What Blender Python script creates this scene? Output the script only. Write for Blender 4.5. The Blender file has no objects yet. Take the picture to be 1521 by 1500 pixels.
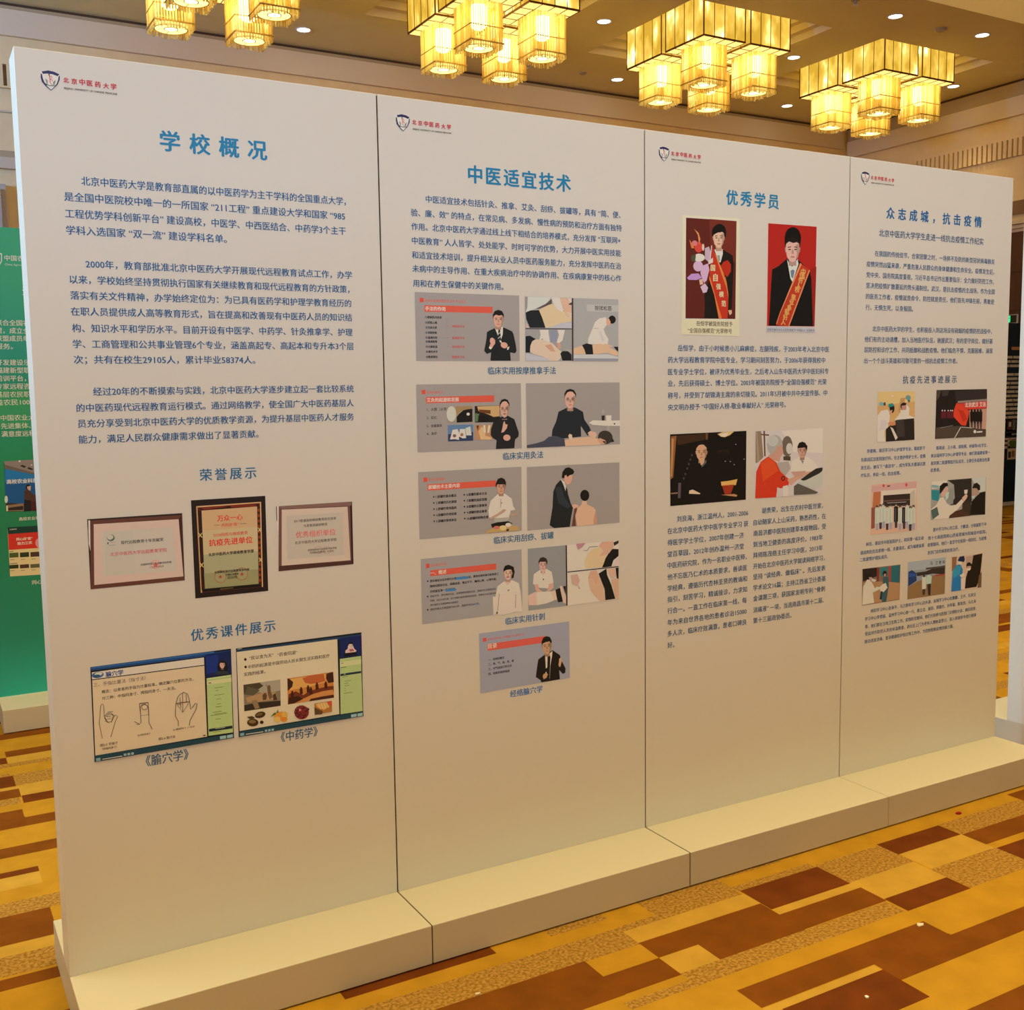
import bpy, bmesh, math, random
from mathutils import Vector, Matrix
random.seed(7)
SC = bpy.context.scene
COL = SC.collection
# ------------------------------------------------------------------ camera
cam_data = bpy.data.cameras.new('camera')
cam = bpy.data.objects.new('camera', cam_data)
COL.objects.link(cam)
YAW, PITCH, ROLL = 0.51450, -0.10490, -0.01450
fw = Vector((math.sin(YAW)*math.cos(PITCH), math.cos(YAW)*math.cos(PITCH), math.sin(PITCH)))
rt = Vector((math.cos(YAW), -math.sin(YAW), 0)); up = rt.cross(fw)
r2 = rt*math.cos(ROLL) + up*math.sin(ROLL); u2 = up*math.cos(ROLL) - rt*math.sin(ROLL)
M = Matrix(((r2.x, u2.x, -fw.x, -0.3103), (r2.y, u2.y, -fw.y, -3.1119), (r2.z, u2.z, -fw.z, 1.7442), (0, 0, 0, 1)))
cam.matrix_world = M
cam_data.sensor_fit = 'HORIZONTAL'; cam_data.sensor_width = 36.0
cam_data.lens = 36.0*1594.3/1521.0
cam_data.clip_start = 0.05; cam_data.clip_end = 100
SC.camera = cam
# ------------------------------------------------------------------ world, lights, exposure
w = bpy.data.worlds.new('world'); SC.world = w; w.use_nodes = True
w.node_tree.nodes['Background'].inputs[0].default_value = (1.0, 0.82, 0.6, 1)
w.node_tree.nodes['Background'].inputs[1].default_value = 0.05
SC.view_settings.view_transform = 'Standard'; SC.view_settings.look = 'None'
SC.view_settings.exposure = 0.0; SC.view_settings.gamma = 1.0
SC.view_settings.use_curve_mapping = False
SC.cycles.use_denoising = True
SC.cycles.max_bounces = 8; SC.cycles.diffuse_bounces = 5
SC.cycles.sample_clamp_indirect = 6.0
def area(name, loc, target, sx, sy, power, col, spread=180):
    l = bpy.data.lights.new(name, 'AREA'); l.shape = 'RECTANGLE'; l.size = sx; l.size_y = sy
    l.energy = power; l.color = col; l.spread = math.radians(spread)
    o = bpy.data.objects.new(name, l); COL.objects.link(o); o.location = loc
    d = Vector(target) - Vector(loc)
    o.rotation_euler = d.to_track_quat('-Z', 'Y').to_euler()
    return o
WARM = (1.0, 0.78, 0.355); COOL = (0.58, 0.84, 1.22)
area('added_tray_light', (-3.0, 0.0, 6.55), (-3.0, 0.0, 0), 4.5, 5.0, 146, WARM, 85)  # unseen warm overhead fill, added to light stands and carpet
area('added_tray_light', (3.0, 0.0, 6.55), (3.0, 0.0, 0), 4.5, 5.0, 146, WARM, 85)
area('added_tray_light', (9.0, 0.0, 6.55), (9.0, 0.0, 0), 4.5, 5.0, 146, WARM, 85)
area('added_tray_light', (2.0, -3.6, 6.50), (2.0, -3.6, 0), 12.0, 2.0, 62, WARM)  # wider warm fill, also added out of view
area('tray_cove_light', (9.5, 4.7, 6.48), (9.5, 5.8, 6.40), 7.5, 0.1, 16, (1.0, 0.70, 0.18))
area('added_cool_light', (-0.5, -8.8, 3.95), (0.0, 0, 3.2), 9.0, 2.1, 305, COOL)  # cool area light added out of view for the panel tops, no screen
area('added_cool_light', (-5.5, 3.5, 4.6), (0, 0.0, 2.7), 2.2, 1.6, 84, (0.42, 0.80, 1.12), 70)  # second added cool light, for the left end face
area('added_wall_wash', (-7.5, 6.6, 4.6), (-0.2, 10.7, 5.0), 1.6, 1.6, 165, (0.31, 0.60, 1.34), 78)  # unseen light added to cool the left of the back wall
# ------------------------------------------------------------------ helpers
def s2l(c): return c/12.92 if c <= .04045 else ((c+.055)/1.055)**2.4
def inklin(t): return tuple(s2l(int(v)/255) for v in t.split(','))
def mat(name, col, rough=.6, spec=.3, metal=0.0):
    m = bpy.data.materials.new(name); m.use_nodes = True
    b = m.node_tree.nodes['Principled BSDF']
    b.inputs['Base Color'].default_value = (*col, 1); b.inputs['Roughness'].default_value = rough
    b.inputs['Specular IOR Level'].default_value = spec; b.inputs['Metallic'].default_value = metal
    return m
def noisy(name, c1, c2, scale, rough=.7, spec=.2, bump=0.0, detail=4, lo=.35, hi=.65, stretch=None):
    m = mat(name, c1, rough, spec); nt = m.node_tree; n = nt.nodes; L = nt.links
    tc = n.new('ShaderNodeTexCoord'); no = n.new('ShaderNodeTexNoise'); rp = n.new('ShaderNodeValToRGB')
    no.inputs['Scale'].default_value = scale; no.inputs['Detail'].default_value = detail
    if stretch:
        mp = n.new('ShaderNodeMapping'); mp.inputs['Scale'].default_value = stretch
        L.new(tc.outputs['Object'], mp.inputs[0]); L.new(mp.outputs[0], no.inputs['Vector'])
    else: L.new(tc.outputs['Object'], no.inputs['Vector'])
    rp.color_ramp.elements[0].position = lo; rp.color_ramp.elements[1].position = hi
    rp.color_ramp.elements[0].color = (*c1, 1); rp.color_ramp.elements[1].color = (*c2, 1)
    L.new(no.outputs['Fac'], rp.inputs[0]); L.new(rp.outputs[0], n['Principled BSDF'].inputs['Base Color'])
    if bump:
        bp = n.new('ShaderNodeBump'); bp.inputs['Strength'].default_value = bump; bp.inputs['Distance'].default_value = .004
        L.new(no.outputs['Fac'], bp.inputs['Height']); L.new(bp.outputs[0], n['Principled BSDF'].inputs['Normal'])
    return m
def emit(name, col, strength):
    m = bpy.data.materials.new(name); m.use_nodes = True; nt = m.node_tree; nt.nodes.clear()
    e = nt.nodes.new('ShaderNodeEmission'); o = nt.nodes.new('ShaderNodeOutputMaterial')
    e.inputs[0].default_value = (*col, 1); e.inputs[1].default_value = strength
    nt.links.new(e.outputs[0], o.inputs[0]); return m
class MB:
    def __init__(s): s.v = []; s.f = []; s.mi = []
    def quad(s, a, b, c, d, mi=0):
        k = len(s.v); s.v += [a, b, c, d]; s.f.append((k, k+1, k+2, k+3)); s.mi.append(mi)
    def box(s, x0, x1, y0, y1, z0, z1, mi=0):
        k = len(s.v)
        s.v += [(x0,y0,z0),(x1,y0,z0),(x1,y1,z0),(x0,y1,z0),(x0,y0,z1),(x1,y0,z1),(x1,y1,z1),(x0,y1,z1)]
        for q in ((0,3,2,1),(4,5,6,7),(0,1,5,4),(1,2,6,5),(2,3,7,6),(3,0,4,7)):
            s.f.append(tuple(k+i for i in q)); s.mi.append(mi)
    def lathe(s, prof, n=20, c=(0,0,0), mi=0):
        k = len(s.v); m = len(prof)
        for i in range(n):
            a = 2*math.pi*i/n
            for r, z in prof: s.v.append((c[0]+r*math.cos(a), c[1]+r*math.sin(a), c[2]+z))
        for i in range(n):
            for j in range(m-1):
                s.f.append((k+i*m+j, k+((i+1)%n)*m+j, k+((i+1)%n)*m+j+1, k+i*m+j+1)); s.mi.append(mi)
    def disc(s, r, z, n=20, c=(0,0), mi=0, r0=0, down=True):
        k = len(s.v)
        s.v += [(c[0]+r*math.cos(2*math.pi*i/n), c[1]+r*math.sin(2*math.pi*i/n), z) for i in range(n)]
        s.f.append(tuple(k+i for i in (range(n-1, -1, -1) if down else range(n)))); s.mi.append(mi)
    def build(s, name, mats, parent=None, bevel=0, smooth=False):
        me = bpy.data.meshes.new(name); me.from_pydata(s.v, [], s.f)
        for m in (mats if isinstance(mats, (list, tuple)) else [mats]): me.materials.append(m)
        me.polygons.foreach_set('material_index', s.mi)
        if smooth: me.polygons.foreach_set('use_smooth', [True]*len(s.f))
        me.update()
        o = bpy.data.objects.new(name, me); COL.objects.link(o)
        if parent: o.parent = parent
        if bevel:
            b = o.modifiers.new('bevel', 'BEVEL'); b.width = bevel; b.segments = 2; b.limit_method = 'ANGLE'
        return o
def struct(o): o['kind'] = 'structure'; return o
def tag(o, label, cat, group=None):
    o['label'] = label; o['category'] = cat
    if group: o['group'] = group
    return o
def thing(name, loc, label, cat, group=None):
    o = bpy.data.objects.new(name, None); COL.objects.link(o); o.location = loc; o.empty_display_size = .1
    return tag(o, label, cat, group)
def copy_tree(o, parent=None):
    c = o.copy(); COL.objects.link(c)
    if parent: c.parent = parent
    for ch in list(o.children): copy_tree(ch, c)
    return c
# ------------------------------------------------------------------ materials
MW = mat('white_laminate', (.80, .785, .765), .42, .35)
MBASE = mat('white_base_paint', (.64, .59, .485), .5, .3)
MCEIL = noisy('ceiling_paint', (.77, .66, .32), (.80, .685, .34), 3, .8, .1)
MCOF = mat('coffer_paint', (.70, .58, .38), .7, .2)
MWALL = noisy('wall_fabric', (.84, .63, .32), (.88, .665, .345), 6, .8, .1)
MTRIM = mat('wall_trim_cream', (.66, .53, .36), .6, .2)
MTRIMD = mat('painted_shadow_gap', (.10, .055, .03), .7, .1)  # shade of the gap under the ceiling, put into the colour
MDARKWOOD = noisy('dark_walnut', (.085, .035, .012), (.12, .05, .018), 5, .45, .3, stretch=(1, 1, .15))
MGRILLE = mat('grille_recess', (.30, .20, .11), .7, .2)
G1, G2, BR, RD = (.47, .245, .021), (.52, .30, .046), (.19, .059, .007), (.15, .038, .007)
def dim(c, f): return tuple(x*f for x in c)
MG1 = noisy('carpet_gold', dim(G1, .90), dim(G1, 1.06), 9, .95, .05, .25, 9)
MG2 = noisy('carpet_pale_gold', dim(G2, .90), dim(G2, 1.05), 9, .95, .05, .25, 9)
MBR = noisy('carpet_brown', dim(BR, .88), dim(BR, 1.1), 9, .95, .05, .25, 9)
MRD = noisy('carpet_russet', dim(RD, .85), dim(RD, 1.12), 9, .95, .05, .25, 9)
MSP = noisy('carpet_speckle', (.27, .13, .022), (.45, .25, .055), 95, .95, .05, .25, 2, .38, .62)
# ------------------------------------------------------------------ setting: floor
X0, X1, Y0, Y1, ZC = -10.0, 14.3, -9.2, 10.7, 6.2
TX0, TPX, TY0, TPY, DROP = 0.70, 4.932, -2.300, 2.634, 2.466
RECTS = [  # carpet repeat: x0, x1, y0, y1, colour
 (.7,1.62,-.486,-.365,4),(1.617,1.775,-.40,-.36,4),(1.77,2.12,-.40,-.24,4),(2.10,2.49,-.375,-.335,4),(1.40,1.62,-.30,-.24,4),
 (1.617,2.128,-.478,-.395,1),(2.13,2.50,-.53,-.372,3),(2.50,2.835,-.525,-.36,4),(2.833,3.185,-.454,-.35,3),(3.19,3.7,-.457,-.345,4),
 (2.84,3.19,-.60,-.454,1),(3.188,3.7,-.565,-.457,2),(3.193,3.7,-.77,-.606,3),(2.83,3.193,-.77,-.60,4),(2.128,2.505,-.57,-.53,1),
 (2.505,2.83,-.672,-.525,1),(1.617,2.128,-.69,-.478,2),(2.128,2.508,-.685,-.57,2),(1.617,1.772,-.693,-.583,1),(1.41,1.617,-.695,-.583,2),
 (.7,1.41,-.697,-.48,2),(1.617,2.50,-.768,-.688,4),(1.38,1.62,-.768,-.73,4),(2.51,2.828,-.773,-.672,3),(1.70,2.497,-.95,-.845,2),
 (2.152,2.50,-1.052,-.94,2),(2.497,3.7,-1.052,-.95,2),(1.70,2.146,-.983,-.953,1),(1.745,2.152,-1.154,-.983,3),(1.75,2.95,-1.352,-1.251,2),
 (.7,1.3,-.95,-.86,1),(.75,1.5,-1.10,-.99,3),(.7,1.2,-1.23,-1.10,4),(2.95,3.6,-1.45,-1.33,4),(3.1,3.7,-1.25,-1.15,1),
 (1.75,3.2,.232,.334,2),(2.495,3.3,-.077,.02,2),(1.8,2.493,-.178,-.079,3),(2.495,3.0,-.18,-.077,1),(2.42,3.3,-.24,-.185,4),(1.9,2.42,-.27,-.19,4),
 (1.5,2.493,-1.54,-1.49,3),(1.6,2.493,-1.65,-1.54,1),(1.1,2.95,-1.867,-1.76,4),(1.3,2.493,-2.08,-1.867,2),(1.9,3.0,-2.156,-2.08,1),
 (2.0,3.35,-2.286,-2.156,4),(.75,1.35,-1.75,-1.60,2),(.7,1.1,-2.0,-1.87,1),(.9,1.9,-2.25,-2.12,3),(2.95,3.7,-1.80,-1.65,3),(2.75,3.5,-2.05,-1.95,2),
 (.7,1.5,.05,.16,2),(.95,1.75,-.18,-.06,4),(3.2,3.7,-.17,-.08,2),(.7,1.2,-.30,-.20,3)]
for r in list(RECTS):      # the unseen half of the repeat: the same blocks, dropped by half
    x0, x1, y0, y1 = max(3.7, r[0]+DROP), r[1]+DROP, r[2]+TPY/2, r[3]+TPY/2
    if x1 - x0 > .05 and x1 <= TX0+TPX:
        if (y0+y1)/2 > TY0+TPY: y0 -= TPY; y1 -= TPY
        RECTS.append((x0, x1, max(TY0, y0), min(TY0+TPY, y1), r[4]))
xs = sorted(set([TX0, TX0+TPX] + [r[0] for r in RECTS] + [r[1] for r in RECTS]))
ys = sorted(set([TY0, TY0+TPY] + [r[2] for r in RECTS] + [r[3] for r in RECTS]))
cells = []
for j in range(len(ys)-1):
    run = None
    for i in range(len(xs)-1):
        cx, cy = (xs[i]+xs[i+1])/2, (ys[j]+ys[j+1])/2; c = 0
        for r in RECTS:
            if r[0] < cx < r[1] and r[2] < cy < r[3]: c = r[4]
        if run and run[4] == c: run[1] = xs[i+1]
        else:
            if run: cells.append(run)
            run = [xs[i], xs[i+1], ys[j], ys[j+1], c]
    cells.append(run)
m = MB()
for b in range(int((Y0-TY0)//TPY), int((Y1-TY0)//TPY)+1):
    sx = -DROP*b
    for a in range(int((X0-TX0-sx)//TPX), int((X1-TX0-sx)//TPX)+1):
        for c in cells:
            x0, x1 = max(X0, c[0]+a*TPX+sx), min(X1, c[1]+a*TPX+sx); y0, y1 = max(Y0, c[2]+b*TPY), min(Y1, c[3]+b*TPY)
            if x1-x0 > 1e-5 and y1-y0 > 1e-5: m.quad((x0,y0,0),(x1,y0,0),(x1,y1,0),(x0,y1,0), c[4])
struct(m.build('floor', [MG1, MG2, MBR, MRD, MSP]))
# ------------------------------------------------------------------ setting: ceiling with coffers and a raised tray
CH = [(-0.30, 8.1), (2.75, 8.1), (5.85, 8.1), (9.0, 8.1), (12.08, 8.1)]
HC = 1.10
TR = (-8.5, 13.6, -8.2, 5.8, 6.62)
m = MB()
def ceil_rect(x0, x1, y0, y1, z=ZC, mi=0): m.quad((x0,y0,z),(x0,y1,z),(x1,y1,z),(x1,y0,z), mi)
def riser(x0, x1, y0, y1, z0, z1, mi=0):
    m.quad((x0,y0,z0),(x0,y0,z1),(x1,y0,z1),(x1,y0,z0),mi); m.quad((x1,y1,z0),(x1,y1,z1),(x0,y1,z1),(x0,y1,z0),mi)
    m.quad((x0,y1,z0),(x0,y1,z1),(x0,y0,z1),(x0,y0,z0),mi); m.quad((x1,y0,z0),(x1,y0,z1),(x1,y1,z1),(x1,y1,z0),mi)
def ring(cx, cy, h0, h1, z, mi=0):
    ceil_rect(cx-h0,cx-h1,cy-h0,cy+h0,z,mi); ceil_rect(cx+h1,cx+h0,cy-h0,cy+h0,z,mi)
    ceil_rect(cx-h1,cx+h1,cy-h0,cy-h1,z,mi); ceil_rect(cx-h1,cx+h1,cy+h1,cy+h0,z,mi)
ceil_rect(X0, X1, 8.1+HC, Y1); ceil_rect(X0, X1, TR[3], 8.1-HC)
px = X0
for cx, cy in CH:
    ceil_rect(px, cx-HC, cy-HC, cy+HC); px = cx+HC
ceil_rect(px, X1, 8.1-HC, 8.1+HC)
ceil_rect(X0, TR[0], Y0, TR[3]); ceil_rect(TR[1], X1, Y0, TR[3]); ceil_rect(TR[0], TR[1], Y0, TR[2])
riser(*TR[:4], ZC, TR[4], 1); ceil_rect(*TR[:4], TR[4], 0)
for cx, cy in CH:
    h = HC; z = ZC
    for k in range(3):
        riser(cx-h, cx+h, cy-h, cy+h, z, z+.085, 1); z += .085
        ring(cx, cy, h, h-.10, z, 1); h -= .10
    riser(cx-h, cx+h, cy-h, cy+h, z, z+.20, 1); ceil_rect(cx-h, cx+h, cy-h, cy+h, z+.20, 1)
struct(m.build('ceiling', [MCEIL, MCOF]))
# ------------------------------------------------------------------ setting: walls and trims
def wall(name, *b, mt=None):
    q = MB(); q.box(*b); return struct(q.build(name, mt or MWALL))
wall('wall_back', X0, X1+.2, Y1, Y1+.2, 0, 6.9)
wall('wall_right', X1, X1+.2, Y0, Y1, 0, 6.9)
wall('wall_left', X0-.2, X0, Y0, Y1, 0, 6.9)
wall('wall_front', X0-.2, X1+.2, Y0-.2, Y0, 0, 6.9)
def trim(n, *b, mt=None): return wall('trim_%d' % n, *b, mt=mt or MTRIM)
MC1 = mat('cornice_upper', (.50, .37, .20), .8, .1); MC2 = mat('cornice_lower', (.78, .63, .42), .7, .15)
trim(1, X0, X1-.14, Y1-.02, Y1, 6.168, 6.2, mt=MTRIMD)  # dark strip in place of the shaded gap under the ceiling
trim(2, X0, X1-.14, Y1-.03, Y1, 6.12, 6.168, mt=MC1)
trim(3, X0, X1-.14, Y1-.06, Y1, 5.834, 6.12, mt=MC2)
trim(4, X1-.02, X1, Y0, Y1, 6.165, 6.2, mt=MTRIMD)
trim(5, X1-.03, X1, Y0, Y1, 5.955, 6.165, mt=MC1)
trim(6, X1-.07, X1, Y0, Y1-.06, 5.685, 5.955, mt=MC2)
trim(7, X0, X1-.05, Y1-.04, Y1, 4.99, 5.01)
trim(8, X0, X1-.05, Y1-.05, Y1, 4.485, 4.56, mt=MC1)
trim(9, X0, X1-.05, Y1-.07, Y1, 4.36, 4.485)
trim(10, X1-.05, X1, Y0, Y1, 4.257, 4.453, mt=mat('wall_trim_brown', (.26, .15, .07), .6, .2))
struct(MB().build('baseboard_back', MDARKWOOD)) if False else None
wall('baseboard_back', X0, X1-.03, Y1-.03, Y1, 0, .16, mt=MDARKWOOD)
wall('baseboard_right', X1-.03, X1, Y0, Y1, 0, .16, mt=MDARKWOOD)
# doors
q = MB()
q.box(-1.10, -.95, Y1-.09, Y1-.001, 0, 4.03); q.box(.74, .89, Y1-.09, Y1-.001, 0, 4.03); q.box(-1.10, .89, Y1-.09, Y1-.001, 4.031, 4.18)
q.box(-1.04, -.97, Y1-.12, Y1-.091, 0, 4.049); q.box(.76, .83, Y1-.12, Y1-.091, 0, 4.049); q.box(-1.04, .83, Y1-.12, Y1-.091, 4.05, 4.12)
MFRAME = mat('door_frame_greige', (.50, .42, .34), .5, .3)
d = struct(q.build('door_1', MFRAME))
for xa, xb in ((-.95, -.105), (-.105, .74)):
    q = MB(); q.box(xa+.004, xb-.004, Y1-.05, Y1, .01, 4.03)
    for za, zb in ((.2, 1.3), (1.5, 2.6), (2.8, 3.8)): q.box(xa+.14, xb-.14, Y1-.065, Y1-.05, za, zb)
    q.build('door_leaf', mat('door_leaf_grey', (.42, .37, .33), .5, .3), d)
q = MB()
for k, (o, hgt) in enumerate(((.0, 4.16), (.05, 4.10), (.10, 4.04))):
    e = .02+.03*k
    q.box(X1-.10+e, X1, 6.0+o, 6.05+o, 0, hgt); q.box(X1-.10+e, X1, 8.95-o, 9.0-o, 0, hgt); q.box(X1-.10+e, X1, 6.0+o, 9.0-o, hgt-.05, hgt)
d = struct(q.build('door_2', MTRIM))
for ya, yb in ((6.15, 7.5), (7.5, 8.85)):
    q = MB(); q.box(X1-.025, X1, ya+.004, yb-.004, .01, 4.0)
    for za, zb in ((.25, 2.2), (2.85, 3.38), (3.42, 3.9)): q.box(X1-.035, X1-.025, ya+.08, yb-.08, za, zb)
    q.build('door_leaf', MDARKWOOD, d)
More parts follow.
